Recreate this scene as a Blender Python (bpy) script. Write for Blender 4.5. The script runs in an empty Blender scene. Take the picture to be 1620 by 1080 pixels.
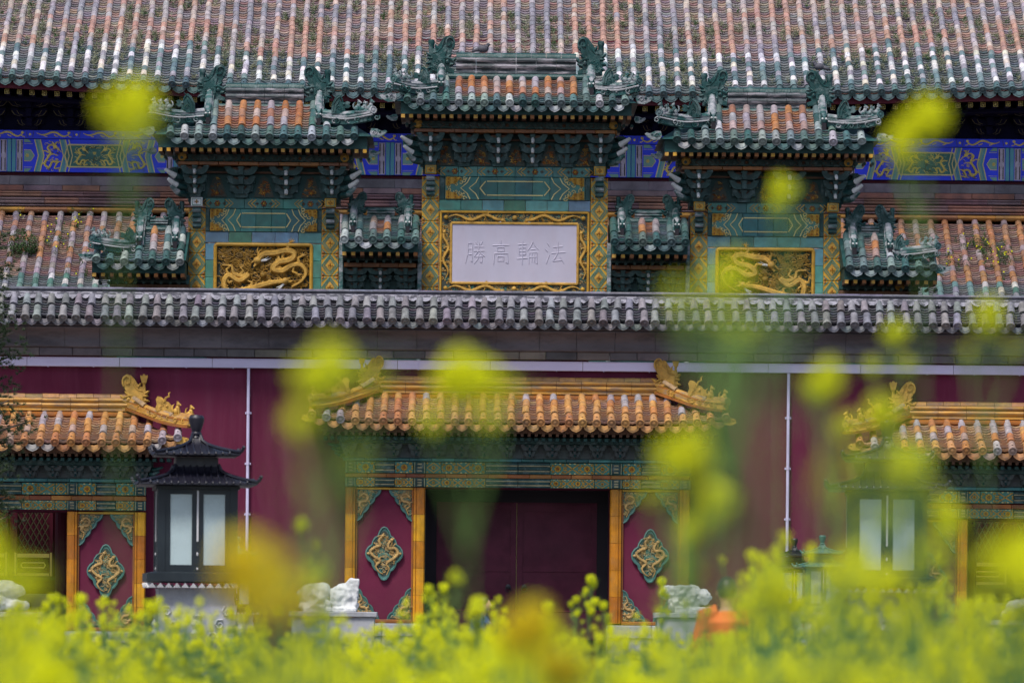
import bpy, math, random
import numpy as np
from mathutils import Matrix, Vector, noise
random.seed(7)
R = random.Random(7)
sc = bpy.context.scene
PI = math.pi
# ---------------------------------------------------------------- camera (200 mm lens, f/4, from low in the flower field)
ROLL = 0.0093
CAMX, CAMY, CAMZ = -1.08, -112.5, 1.25
cam = bpy.data.objects.new('camera', bpy.data.cameras.new('camera'))
sc.collection.objects.link(cam); sc.camera = cam
cam.location = (CAMX, CAMY, CAMZ)
cam.rotation_euler = (PI/2, -ROLL, 0)
cam.data.sensor_width = 36; cam.data.lens = 200
cam.data.shift_x = 82/1620; cam.data.shift_y = 450/1620
cam.data.clip_start = 0.3; cam.data.clip_end = 3000
cam.data.dof.use_dof = True; cam.data.dof.focus_distance = 116; cam.data.dof.aperture_fstop = 4.0
# ---------------------------------------------------------------- light
w = bpy.data.worlds.new('World'); sc.world = w; w.use_nodes = True
nt = w.node_tree; nt.nodes.clear()
sky = nt.nodes.new('ShaderNodeTexSky'); sky.sky_type = 'NISHITA'; sky.sun_disc = False
SUN_EL, SUN_AZ = math.radians(58), math.radians(205)   # sun behind the camera, a little to its left
sky.sun_elevation = SUN_EL; sky.sun_rotation = SUN_AZ
sky.air_density = 1.0; sky.dust_density = 2.5; sky.ozone_density = 1.0
bg = nt.nodes.new('ShaderNodeBackground'); bg.inputs['Strength'].default_value = 0.066
wo = nt.nodes.new('ShaderNodeOutputWorld')
nt.links.new(sky.outputs[0], bg.inputs[0]); nt.links.new(bg.outputs[0], wo.inputs[0])
sl = bpy.data.lights.new('sun', 'SUN'); sl.energy = 1.5; sl.angle = math.radians(14); sl.color = (1, .95, .88)
so = bpy.data.objects.new('sun', sl); sc.collection.objects.link(so)
sd = Vector((math.sin(SUN_AZ)*math.cos(SUN_EL), math.cos(SUN_AZ)*math.cos(SUN_EL), math.sin(SUN_EL)))
so.rotation_euler = sd.to_track_quat('Z', 'Y').to_euler(); so.location = (0, -60, 60)
sc.view_settings.view_transform = 'Standard'; sc.view_settings.look = 'None'
sc.view_settings.exposure = 1.18; sc.view_settings.gamma = 1; sc.view_settings.use_curve_mapping = False
sc.render.engine = 'CYCLES'
sc.cycles.use_denoising = True
sc.cycles.max_bounces = 6; sc.cycles.diffuse_bounces = 3; sc.cycles.glossy_bounces = 2; sc.cycles.transmission_bounces = 4
sc.cycles.use_adaptive_sampling = True; sc.cycles.adaptive_threshold = 0.02

# ---------------------------------------------------------------- measuring helpers: a spot in the photograph at a known distance -> metres
def SC(Y): return 9000.0/(Y-CAMY)
def WZ(y, Y, x=818): return CAMZ + ((990-y) + ROLL*(x-728))/SC(Y)
def WX(x, Y, y=540): return CAMX + ((x-728) - ROLL*(990-y))/SC(Y)
AX = 0.03   # axis of symmetry of the whole courtyard

# ---------------------------------------------------------------- materials
MATS = {}
def mat(name, col=(.5,.5,.5), rough=.5, tint=None, dirt=None, damt=.3, dscale=3.0, var=.12, vscale=1.5, bump=0.0, bscale=30, spec=.5, metal=0, transl=None, stretch=(1,1,1), coat=0, dlo=.45, dhi=.7, noise_tex='obj'):
    """tint: None = plain colour, 'obj' = the object's own colour, 'att' = face attribute 'tint' multiplies"""
    m = bpy.data.materials.new(name); m.use_nodes = True
    n, l = m.node_tree.nodes, m.node_tree.links
    b = n['Principled BSDF']; out = n['Material Output']
    def mix(fac, a, bb, mode='MIX'):
        x = n.new('ShaderNodeMix'); x.data_type = 'RGBA'; x.blend_type = mode
        for i, v in ((0, fac), (6, a), (7, bb)):
            if hasattr(v, 'links'): l.new(v, x.inputs[i])
            else: x.inputs[i].default_value = v if i == 0 else (*v, 1)[:4]
        return x.outputs[2]
    geo = n.new('ShaderNodeNewGeometry'); tc = geo.outputs['Position']
    mp = n.new('ShaderNodeMapping'); mp.inputs['Scale'].default_value = stretch; l.new(tc, mp.inputs[0]); P = mp.outputs[0]
    def ns(scale, det=5, ro=.6, off=0):
        x = n.new('ShaderNodeTexNoise'); x.inputs['Scale'].default_value = scale; x.inputs['Detail'].default_value = det; x.inputs['Roughness'].default_value = ro
        if off:
            m2 = n.new('ShaderNodeMapping'); m2.inputs['Location'].default_value = (off, off*.7, off*1.3); l.new(P, m2.inputs[0]); l.new(m2.outputs[0], x.inputs['Vector'])
        else: l.new(P, x.inputs['Vector'])
        return x.outputs['Fac']
    if tint == 'obj':
        oi = n.new('ShaderNodeObjectInfo'); base = oi.outputs['Color']
    elif tint == 'att':
        at = n.new('ShaderNodeAttribute'); at.attribute_name = 'tint'; base = at.outputs['Color']
    else: base = col
    # slow variation in value
    mr = n.new('ShaderNodeMapRange'); l.new(ns(vscale, 3, .5, 11), mr.inputs[0]); mr.inputs[1].default_value = .3; mr.inputs[2].default_value = .7
    mr.inputs[3].default_value = 1-var; mr.inputs[4].default_value = 1+var
    hsv = n.new('ShaderNodeHueSaturation'); l.new(mr.outputs[0], hsv.inputs['Value'])
    if hasattr(base, 'links'): l.new(base, hsv.inputs['Color'])
    else: hsv.inputs['Color'].default_value = (*base, 1)
    c = hsv.outputs[0]
    if dirt is not None:
        dr = n.new('ShaderNodeMapRange'); l.new(ns(dscale, 7, .68, 3), dr.inputs[0]); dr.inputs[1].default_value = dlo; dr.inputs[2].default_value = dhi
        dr.inputs[3].default_value = 0; dr.inputs[4].default_value = damt
        c = mix(dr.outputs[0], c, dirt)
        rr = n.new('ShaderNodeMapRange'); l.new(dr.outputs[0], rr.inputs[0]); rr.inputs[3].default_value = rough; rr.inputs[4].default_value = min(1, rough+.4); l.new(rr.outputs[0], b.inputs['Roughness'])
    else: b.inputs['Roughness'].default_value = rough
    l.new(c, b.inputs['Base Color']); b.inputs['Metallic'].default_value = metal
    b.inputs['Specular IOR Level'].default_value = spec; b.inputs['Coat Weight'].default_value = coat
    if bump:
        bp = n.new('ShaderNodeBump'); bp.inputs['Strength'].default_value = bump; bp.inputs['Distance'].default_value = .02
        l.new(ns(bscale, 6, .6, 5), bp.inputs['Height']); l.new(bp.outputs[0], b.inputs['Normal'])
    if transl:
        tr = n.new('ShaderNodeBsdfTranslucent'); l.new(c, tr.inputs['Color'])
        ms = n.new('ShaderNodeMixShader'); ms.inputs[0].default_value = transl
        l.new(b.outputs[0], ms.inputs[1]); l.new(tr.outputs[0], ms.inputs[2]); l.new(ms.outputs[0], out.inputs[0])
    MATS[name] = m
    return m
GRIME = (.10,.095,.11); LICHEN = (.42,.40,.42)
mat('tile_obj', tint='obj', rough=.42, dirt=GRIME, damt=.55, dscale=9, var=.2, vscale=7, bump=.3, bscale=40, spec=.4)
mat('tile_att', tint='att', rough=.42, dirt=GRIME, damt=.55, dscale=9, var=.2, vscale=7, bump=.3, bscale=40, spec=.4)
mat('gloss_obj', tint='obj', rough=.34, dirt=(.12,.10,.08), damt=.25, dscale=6, var=.22, vscale=5, bump=.2, bscale=25, spec=.35)
mat('green', (.012,.052,.053), .4, dirt=(.24,.31,.32), damt=.65, dscale=5, var=.35, vscale=3, bump=.25, dlo=.5, dhi=.75, spec=.3)
mat('green_dark', (.010,.055,.055), .5, dirt=(.04,.09,.09), damt=.5, dscale=5, var=.3, bump=.2, spec=.3)
mat('green_worn', (.024,.088,.086), .45, dirt=(.40,.39,.43), damt=.85, dscale=3.5, var=.35, bump=.4, dlo=.42, dhi=.62, stretch=(1,1,2.2), spec=.3)
mat('black_worn', (.035,.05,.06), .6, dirt=(.36,.33,.37), damt=.85, dscale=4, var=.3, bump=.4, dlo=.48, dhi=.62, stretch=(.5,1,3))
mat('orange', (.30,.105,.022), .4, dirt=(.10,.07,.06), damt=.6, dscale=4, var=.3, bump=.2, spec=.3)
mat('orange_dark', (.12,.05,.022), .6, dirt=(.05,.04,.04), damt=.6, dscale=4, var=.3, bump=.2)
mat('yellow', (.50,.28,.035), .38, dirt=(.12,.07,.03), damt=.5, dscale=6, var=.25, bump=.25, spec=.3)
mat('gold', (.50,.29,.06), .5, dirt=(.14,.075,.02), damt=.45, dscale=12, var=.3, vscale=6, bump=.3, spec=.3)
mat('gold_pale', (.62,.52,.24), .5, var=.2, spec=.3)
mat('relief_ground', (.035,.04,.03), .6, dirt=(.01,.06,.05), damt=.6, dscale=12)
mat('ridge_yellow', (.50,.26,.05), .4, dirt=(.20,.16,.15), damt=.8, dscale=5, var=.35, vscale=2, bump=.3, dlo=.45, dhi=.65, stretch=(.6,1,2.4), spec=.3)
mat('ridge_brown', (.26,.12,.09), .6, dirt=(.24,.17,.22), damt=.8, dscale=3, var=.35, bump=.4, stretch=(.6,1,3))
mat('red_wall', (.112,.0145,.043), .85, dirt=(.15,.04,.075), damt=.5, dscale=1.4, var=.16, vscale=.6, bump=.15, bscale=14, spec=.2, stretch=(2.2,1,.35))
mat('red_panel', (.125,.0155,.045), .8, dirt=(.15,.04,.06), damt=.3, dscale=2, var=.12, bump=.12, spec=.2)
mat('red_paint', (.085,.008,.022), .6, var=.15, spec=.25)
mat('door_red', (.080,.007,.028), .55, dirt=(.015,.003,.01), damt=.4, dscale=1.5, var=.2, spec=.3)
mat('stone_grey', (.115,.105,.125), .85, dirt=(.045,.043,.055), damt=.75, dscale=2.2, var=.3, vscale=1, bump=.5, stretch=(.6,1,1.6))
mat('brick_obj', tint='obj', rough=.85, dirt=(.05,.045,.06), damt=.6, dscale=2.5, var=.25, vscale=1.4, bump=.5, bscale=18)
mat('mortar', (.25,.245,.29), .9, dirt=(.045,.045,.06), damt=.95, dscale=7, var=.25, bump=.5, dlo=.46, dhi=.56)
mat('grey_tile_obj', tint='obj', rough=.75, dirt=(.035,.035,.045), damt=.6, dscale=8, var=.25, vscale=5, bump=.4, bscale=40, spec=.3)
mat('grey_dark', (.05,.05,.065), .8, dirt=(.13,.13,.17), damt=.7, dscale=6, var=.3, bump=.4)
mat('pipe', (.56,.52,.74), .5, dirt=(.45,.40,.60), damt=.45, dscale=4, var=.12, stretch=(.3,1,1), dlo=.5, dhi=.7)
mat('plaque_white', (.44,.42,.535), .7, dirt=(.42,.37,.46), damt=.5, dscale=2.5, var=.07, bump=.1, stretch=(1,1,.5))
mat('stone_white', (.66,.67,.68), .8, dirt=(.2,.21,.22), damt=.6, dscale=4, var=.2, bump=.6, bscale=14)
mat('stone_pale', (.38,.39,.42), .85, dirt=(.14,.14,.16), damt=.7, dscale=2, var=.2, bump=.4)
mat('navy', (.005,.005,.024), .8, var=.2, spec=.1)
mat('blue', (.014,.04,.80), .6, dirt=(.04,.08,.6), damt=.3, dscale=5, var=.2)
mat('teal_paint', (.07,.27,.36), .6, dirt=(.15,.25,.3), damt=.4, dscale=5, var=.2)
mat('sage_paint', (.16,.32,.29), .6, dirt=(.2,.28,.26), damt=.4, dscale=5)
mat('lilac_paint', (.42,.38,.50), .7, dirt=(.12,.1,.12), damt=.5, dscale=6)
mat('panel_green', (.03,.14,.14), .6, dirt=(.06,.17,.16), damt=.4, dscale=6, var=.2)
mat('gilt', (.70,.56,.16), .5, var=.15, spec=.4)
mat('gilt_dim', (.10,.085,.05), .7, var=.2, spec=.15)
mat('black_metal', (.008,.008,.018), .38, dirt=(.03,.03,.045), damt=.5, dscale=6, var=.2, spec=.5)
mat('lantern_body', (.006,.013,.020), .45, dirt=(.014,.026,.032), damt=.5, dscale=4, var=.2)
mat('frosted_glass', (.40,.50,.52), .25, var=.06, vscale=3, dirt=(.25,.33,.35), damt=.35, dscale=2)
mat('white_paint', (.6,.6,.62), .6, dirt=(.35,.35,.38), damt=.3)
mat('dark', (.012,.010,.016), .9)
mat('ground', (.14,.13,.13), .9, dirt=(.08,.08,.08), damt=.6, dscale=.8, bump=.3)
mat('soil', (.05,.04,.02), .95, dirt=(.04,.07,.015), damt=.8, dscale=3, bump=.5)
mat('bark', (.06,.045,.035), .9, bump=.6)
mat('needle', (.045,.075,.03), .7, transl=.25, var=.4, vscale=9)
mat('leaf', (.045,.105,.03), .6, transl=.3, var=.35, vscale=9)
mat('leaf_grey', (.24,.25,.16), .7, transl=.25, var=.4, vscale=6)
mat('rape_leaf', (.10,.24,.09), .6, transl=.35, var=.3, vscale=5)
mat('rape_stem', (.16,.30,.07), .6, transl=.2, var=.25, vscale=5)
mat('rape_bud', (.70,.78,.02), .6, transl=.3, var=.25, vscale=9)
mat('petal', (.97,.97,.006), .6, transl=.6, var=.15, vscale=6)
mat('petal_deep', (.97,.76,.005), .6, transl=.55, var=.15, vscale=6)
mat('skin', (.45,.26,.18), .6, spec=.3)
mat('hair', (.012,.010,.010), .5)
mat('hair_light', (.36,.22,.12), .6)
mat('cloth_blue', (.03,.08,.20), .9, bump=.4)
mat('cloth_white', (.62,.66,.74), .9, bump=.4)
mat('cloth_orange', (.75,.16,.025), .8, bump=.3)
mat('cloth_dark', (.02,.02,.03), .9, bump=.3)
mat('bird_grey', (.06,.06,.08), .7)

# ---------------------------------------------------------------- mesh builder
class MB:
    def __init__(s): s.v=[]; s.f=[]; s.m=[]; s.t=[]; s.n=0; s.mats=[]
    def mi(s, m):
        if m not in s.mats: s.mats.append(m)
        return s.mats.index(m)
    def add(s, vs, fs, m, tint=None):
        k = s.mi(m); n = s.n
        s.v.extend(vs); s.n += len(vs)
        for f in fs: s.f.append([i+n for i in f]); s.m.append(k); s.t.append(tint)
        return s
    def box(s, x0,x1,y0,y1,z0,z1, m, tint=None):
        if x1<x0: x0,x1=x1,x0
        if y1<y0: y0,y1=y1,y0
        if z1<z0: z0,z1=z1,z0
        v=[(x0,y0,z0),(x1,y0,z0),(x1,y1,z0),(x0,y1,z0),(x0,y0,z1),(x1,y0,z1),(x1,y1,z1),(x0,y1,z1)]
        return s.add(v,[(3,2,1,0),(4,5,6,7),(0,1,5,4),(1,2,6,5),(2,3,7,6),(3,0,4,7)],m,tint)
    def bbox(s, x0,x1,y0,y1,z0,z1, b, m, tint=None):
        """box whose front (-y) face is chamfered by b"""
        v=[(x0,y0+b,z0),(x1,y0+b,z0),(x1,y0+b,z1),(x0,y0+b,z1),(x0+b,y0,z0+b),(x1-b,y0,z0+b),(x1-b,y0,z1-b),(x0+b,y0,z1-b),(x0,y1,z0),(x1,y1,z0),(x1,y1,z1),(x0,y1,z1)]
        return s.add(v,[(4,5,6,7),(0,1,5,4),(1,2,6,5),(2,3,7,6),(3,0,4,7),(0,8,9,1),(1,9,10,2),(2,10,11,3),(3,11,8,0),(11,10,9,8)],m,tint)
    def prism(s, poly, y0, y1, m, tint=None, inset=0):
        """poly in (x,z), counter-clockwise seen from the front (-y)"""
        a=sum(poly[i][0]*poly[(i+1)%len(poly)][1]-poly[(i+1)%len(poly)][0]*poly[i][1] for i in range(len(poly)))
        if a<0: poly=poly[::-1]
        n=len(poly); v=[(x,y0,z) for x,z in poly]+[(x,y1,z) for x,z in poly]
        f=[tuple(range(n)),tuple(range(2*n-1,n-1,-1))]+[(i,i+n,(i+1)%n+n,(i+1)%n) for i in range(n)]
        return s.add(v,f,m,tint)
    def profile_x(s, prof, x0, x1, m, tint=None):
        """prof in (y,z), swept along x; front of the profile first"""
        n=len(prof); v=[(x0,y,z) for y,z in prof]+[(x1,y,z) for y,z in prof]
        a=sum(prof[i][0]*prof[(i+1)%n][1]-prof[(i+1)%n][0]*prof[i][1] for i in range(n))
        f=[(i,(i+1)%n,(i+1)%n+n,i+n) for i in range(n)]+[tuple(range(n-1,-1,-1)),tuple(range(n,2*n))]
        if a>0: f=[t[::-1] for t in f]
        return s.add(v,f,m,tint)
    def tube(s, pts, rad, m, n=6, tint=None, flat=1.0, caps=True):
        pts=[Vector(p) for p in pts]; k=len(pts)
        if not hasattr(rad,'__len__'): rad=[rad]*k
        vs=[]; fs=[]; up=Vector((0,1,0.001))
        for i,p in enumerate(pts):
            d=(pts[min(i+1,k-1)]-pts[max(i-1,0)])
            if d.length<1e-9: d=Vector((0,0,1))
            d.normalize(); a=d.cross(up)
            if a.length<.05: a=d.cross(Vector((1,0,0)))
            a.normalize(); b=a.cross(d).normalized()
            for j in range(n):
                t=2*PI*j/n; q=p+(a*math.cos(t)+b*math.sin(t)*flat)*rad[i]; vs.append(tuple(q))
        for i in range(k-1):
            for j in range(n): fs.append((i*n+j,i*n+(j+1)%n,(i+1)*n+(j+1)%n,(i+1)*n+j))
        if caps: fs+= [tuple(range(n-1,-1,-1)), tuple(range((k-1)*n,k*n))]
        return s.add(vs,fs,m,tint)
    def lathe(s, prof, c, m, n=12, tint=None, axis='z'):
        """prof in (radius, height)"""
        vs=[];fs=[]
        for r,h in prof:
            for j in range(n):
                t=2*PI*j/n
                if axis=='z': vs.append((c[0]+r*math.cos(t),c[1]+r*math.sin(t),c[2]+h))
                else: vs.append((c[0]+r*math.cos(t),c[1]-h,c[2]+r*math.sin(t)))   # axis towards -y
        k=len(prof)
        for i in range(k-1):
            for j in range(n): fs.append((i*n+j,i*n+(j+1)%n,(i+1)*n+(j+1)%n,(i+1)*n+j))
        fs+=[tuple(range(n-1,-1,-1)),tuple(range((k-1)*n,k*n))]
        return s.add(vs,fs,m,tint)
    def ball(s, c, r, m, n=8, k=5, tint=None):
        if not hasattr(r,'__len__'): r=(r,r,r)
        vs=[(c[0],c[1],c[2]-r[2])]; fs=[]
        for i in range(1,k):
            p=-PI/2+PI*i/k
            for j in range(n):
                t=2*PI*j/n; vs.append((c[0]+r[0]*math.cos(p)*math.cos(t),c[1]+r[1]*math.cos(p)*math.sin(t),c[2]+r[2]*math.sin(p)))
        vs.append((c[0],c[1],c[2]+r[2])); top=len(vs)-1
        for j in range(n):
            fs.append((0,1+(j+1)%n,1+j)); fs.append((top,1+(k-2)*n+j,1+(k-2)*n+(j+1)%n))
        for i in range(k-2):
            for j in range(n): fs.append((1+i*n+j,1+i*n+(j+1)%n,1+(i+1)*n+(j+1)%n,1+(i+1)*n+j))
        return s.add(vs,fs,m,tint)
    def merge(s, o, M=None, tint=None):
        vs=o.v if M is None else [tuple(M@Vector(p)) for p in o.v]
        fl = M is not None and M.determinant()<0
        n=s.n; s.v.extend(vs); s.n+=len(vs); mp=[s.mi(m) for m in o.mats]
        for f,k,t in zip(o.f,o.m,o.t):
            g=[i+n for i in f]; s.f.append(g[::-1] if fl else g); s.m.append(mp[k]); s.t.append(tint or t)
        return s
    def mesh(s, name='mesh', smooth=False, autos=None):
        me=bpy.data.meshes.new(name); me.from_pydata(s.v,[],s.f)
        for m in s.mats: me.materials.append(MATS[m])
        me.polygons.foreach_set('material_index', s.m)
        if any(t is not None for t in s.t):
            at=me.attributes.new('tint','FLOAT_COLOR','CORNER'); buf=[]
            for f,t in zip(s.f,s.t):
                t=t or (1,1,1); buf.extend((t[0],t[1],t[2],1.0)*len(f))
            at.data.foreach_set('color',buf)
        if smooth or autos:
            me.polygons.foreach_set('use_smooth',[True]*len(s.f))
            if autos:
                try: me.set_sharp_from_angle(angle=math.radians(autos))
                except Exception: pass
        me.update(); return me
# ---------------------------------------------------------------- objects
WM = {}
def link(name, me, M=None, parent=None, color=None, **props):
    o=bpy.data.objects.new(name, me); sc.collection.objects.link(o)
    M = M if M is not None else Matrix.Identity(4)
    WM[o]=M
    if parent is not None:
        o.parent=parent; o.matrix_basis=WM[parent].inverted()@M
    else: o.matrix_basis=M
    if color is not None: o.color=(*color,1)
    for k,v in props.items(): o[k]=v
    return o
def root(name, loc, label, category, group=None):
    o=link(name, None, Matrix.Translation(loc)); o['label']=label; o['category']=category
    if group: o['group']=group
    return o
def T(x,y,z): return Matrix.Translation((x,y,z))
def RX(a): return Matrix.Rotation(a,4,'X')
def RY(a): return Matrix.Rotation(a,4,'Y')
def RZ(a): return Matrix.Rotation(a,4,'Z')
def SCL(x,y=None,z=None):
    if y is None: y=z=x
    return Matrix.Diagonal((x,y,z,1))
def catmull(P, k=5):
    P=[Vector(p) for p in P]; out=[]
    for i in range(len(P)-1):
        a,b,c,d=P[max(i-1,0)],P[i],P[i+1],P[min(i+2,len(P)-1)]
        for j in range(k):
            t=j/k; out.append(.5*((2*b)+(c-a)*t+(2*a-5*b+4*c-d)*t*t+(3*b-a-3*c+d)*t**3))
    out.append(P[-1]); return out
def jit(c, a=.15, rr=R):
    k=1+rr.uniform(-a,a); return tuple(max(0,min(1,x*k*(1+rr.uniform(-a,a)*.4))) for x in c)
def spiral(mb, x, z, y, r, m, turns=1.2, flip=1, a0=0, th=None, n=4, k=9, proud=.0):
    pts=[]; rad=[]
    th=th or r*.2
    for i in range(k):
        t=i/(k-1); rr=r*(1-.82*t); a=a0+flip*2*PI*turns*t
        pts.append((x+rr*math.cos(a),y-proud*t,z+rr*math.sin(a))); rad.append(th*(1-.35*t))
    mb.tube(pts,rad,m,n)
# ---------------------------------------------------------------- unit tiles.  local frame: +y uphill, z off the deck
TM = {}
def round_tile(r, L, m, eave=False, hole=True, n=7):
    key=('rt',round(r,4),round(L,4),m,eave,hole)
    if key in TM: return TM[key]
    mb=MB(); rings=[(0,r),(L*.12,r),(L*.14,r*.94),(L*1.04,r*.88)]
    vs=[];fs=[]
    for y,q in rings:
        for j in range(n):
            t=PI*j/(n-1); vs.append((q*math.cos(t),y,q*math.sin(t)))
    for i in range(len(rings)-1):
        for j in range(n-1): fs.append((i*n+j,(i+1)*n+j,(i+1)*n+j+1,i*n+j+1))
    fs.append(tuple(range(n)))
    mb.add(vs,fs,m)
    if eave:
        q=r*1.1
        mb.lathe([(q,0),(q,.035),(q*.97,.045),(q*.78,.045),(q*.74,.03),(q*.44,.03),(q*.36,.045),(.001,.05)],(0,0.0,q*.08),m,14,axis='y')
        if hole:
            mb.box(-r*.22,r*.22,L*.3,L*.42,r*.8,r*1.1,m); mb.box(-r*.15,r*.15,L*.29,L*.30,r*.82,r*1.06,'dark')  # nail stub; the shade inside its hole is put in as a dark plate
    TM[key]=mb; return mb
def drip_tile(hw, h, m):
    key=('dt',round(hw,4),round(h,4),m)
    if key in TM: return TM[key]
    mb=MB()
    P=[(-1,.1),(-.98,-.28),(-.86,-.60),(-.6,-.78),(-.3,-.90),(0,-1),(.3,-.90),(.6,-.78),(.86,-.60),(.98,-.28),(1,.1),(.6,-.12),(0,-.22),(-.6,-.12)]
    for k,(sc_,y0,y1) in enumerate(((1,-.02,.0),(.66,-.032,-.018))):
        pts=[(x*hw*sc_,(z+.4)*h*sc_-.4*h) for x,z in P]
        # fan of quads between lower outline and top edge
        up=[pts[0],pts[13],pts[12],pts[12],pts[12],pts[12],pts[12],pts[12],pts[11],pts[10]]
        low=pts[0:11]
        vs=[(x,y0,z) for x,z in pts]+[(x,y1,z) for x,z in pts]
        n=14; fs=[(i,i+n,(i+1)%n+n,(i+1)%n) for i in range(n)]
        fs+=[(0,1,2,13),(13,2,3,4),(13,4,5,12),(12,5,6,11),(11,6,7,8),(11,8,9,10)]
        fs=[f for f in fs]
        mb.add(vs,fs,m)
    # trough stub behind
    mb.add([(-hw,0,.1*h),(0,0,-.22*h),(hw,0,.1*h),(-hw,.25,.1*h),(0,.25,-.22*h),(hw,.25,.1*h)],[(0,1,4,3),(1,2,5,4)],m)
    TM[key]=mb; return mb
def trough_unit(hw, L, th, m, sag=.35):
    mb=MB(); xs=[-1,-.55,0,.55,1]; n=5
    z=lambda x:-sag*hw*(1-x*x)
    vs=[(x*hw,0,z(x)+th) for x in xs]+[(x*hw,L,z(x)) for x in xs]+[(x*hw,0,z(x)-.004) for x in xs]
    fs=[(i,i+1,i+n+1,i+n) for i in range(4)]+[(i+2*n,i+1+2*n,i+1,i) for i in range(4)]
    return mb.add(vs,fs,m)
MC = {}
def shared(mb, name, smooth=False, autos=35):
    k=id(mb)
    if k not in MC: MC[k]=(mb.mesh(name,smooth,autos),mb)
    return MC[k][0]

def roof(parent, rows, ye, ze, yr, zr, topf, sp, r, nseg, colf, m='tile', lift=lambda x:0, tp=.07, trim=None, limit=10**9, drip_h=None, hole=True, rt=R, trough_c=None, jitter=.012, keep=None):
    """front slope of a tiled roof. rows: x of every row of round tiles; topf(x): fraction of the slope the row climbs"""
    ang=math.atan2(zr-ze,yr-ye); full=math.hypot(zr-ze,yr-ye); L=full/nseg
    cnt=0; stuff=MB(); om={'tile':'tile_obj','gloss':'gloss_obj','grey':'grey_tile_obj'}[m]
    rest=[]
    hw=(sp-2*r)/2+r*.45
    th=.045
    tr=trough_unit(hw,tp*1.35,th,'tile_att'); trs=MB()
    for i,x in enumerate(rows):
        f=topf(x); n=max(1,int(round(f*nseg)))
        yj=rt.uniform(-.02,.02)
        for k in range(n):
            s=k*L; y=ye+s*math.cos(ang)-(.07 if k==0 else 0); z=ze+s*math.sin(ang)+lift(x)*(1-k/nseg)**1.5+r*.45-(.07*math.sin(ang) if k==0 else 0)
            M=T(x+rt.uniform(-jitter,jitter),y+yj*math.cos(ang),z)@RX(ang)@RZ(rt.uniform(-.025,.025))@RY(rt.uniform(-.03,.03))
            c=colf(i,k,n,x)
            Lk=L if k<n-1 else max(.08,(f*full-s))
            mb=round_tile(r,L,om,k==0,hole)
            if keep is not None:
                if k in keep: link('eave_tile' if k==0 else 'round_tile',shared(mb,'round_tile'),M,parent,c)
                else: rest.append((x,M,c))
            elif k==0 and not (limit<10**9 and cnt>=limit):
                link('eave_tile',shared(mb,'eave_tile'),M,parent,c); cnt+=1
            elif cnt<limit: link('round_tile',shared(mb,'round_tile'),M,parent,c); cnt+=1
            else: rest.append((x,M,c))
    if rest:
        big=MB(); src=round_tile(r,L,'tile_att',False,hole,n=6)
        for x,M,c in rest: big.merge(src,M,c)
        link('round_tile_field',big.mesh('round_tile_field',False,35),None,parent,kind='stuff')
    # troughs and drips
    dh=drip_h or sp*.55
    dm=drip_tile(sp*.5*.97,dh,om)
    for i in range(len(rows)-1):
        x=(rows[i]+rows[i+1])/2
        if rows[i+1]-rows[i]>sp*1.6: continue
        f=min(topf(rows[i]),topf(rows[i+1])); n=int(f*full/tp)
        for k in range(n):
            s=k*tp; y=ye+s*math.cos(ang); z=ze+s*math.sin(ang)+lift(x)*(1-k/max(1,full/tp))**1.5+r*.25
            M=T(x+rt.uniform(-.006,.006),y,z)@RX(ang+rt.uniform(-.02,.02))@RY(rt.uniform(-.05,.05))
            c=(trough_c or colf)(i,k*nseg/(full/tp),nseg,x)
            trs.merge(tr,M,c)
        M=T(x,ye-.005,ze+lift(x)-r*.25)@RX(rt.uniform(-.12,.04))@RY(rt.uniform(-.05,.05))
        link('drip_tile',shared(dm,'drip_tile'),M,parent,colf(i,0,nseg,x))
    link('trough_tiles' if False else 'trough_tile_field',trs.mesh('trough_tile_field'),None,parent,kind='stuff')
    return ang,full

def sweepbox(mb, pts, w, h, m, n_off=0):
    """a bar of width w (across) and height h following pts"""
    pts=[Vector(p) for p in pts]; k=len(pts); vs=[]; fs=[]
    for i,p in enumerate(pts):
        d=pts[min(i+1,k-1)]-pts[max(i-1,0)]; a=Vector((d.y,-d.x,0)); 
        if a.length<1e-6: a=Vector((1,0,0))
        a.normalize(); ww=w[i] if hasattr(w,'__len__') else w; hh=h[i] if hasattr(h,'__len__') else h
        for sx,sz in ((-1,0),(1,0),(1,1),(-1,1)): vs.append(tuple(p+a*sx*ww/2+Vector((0,0,sz*hh))))
    for i in range(k-1):
        for j in range(4): fs.append((i*4+j,i*4+(j+1)%4,(i+1)*4+(j+1)%4,(i+1)*4+j))
    fs+=[(3,2,1,0),tuple(range((k-1)*4,k*4))]
    mb.add(vs,fs,m)
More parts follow.
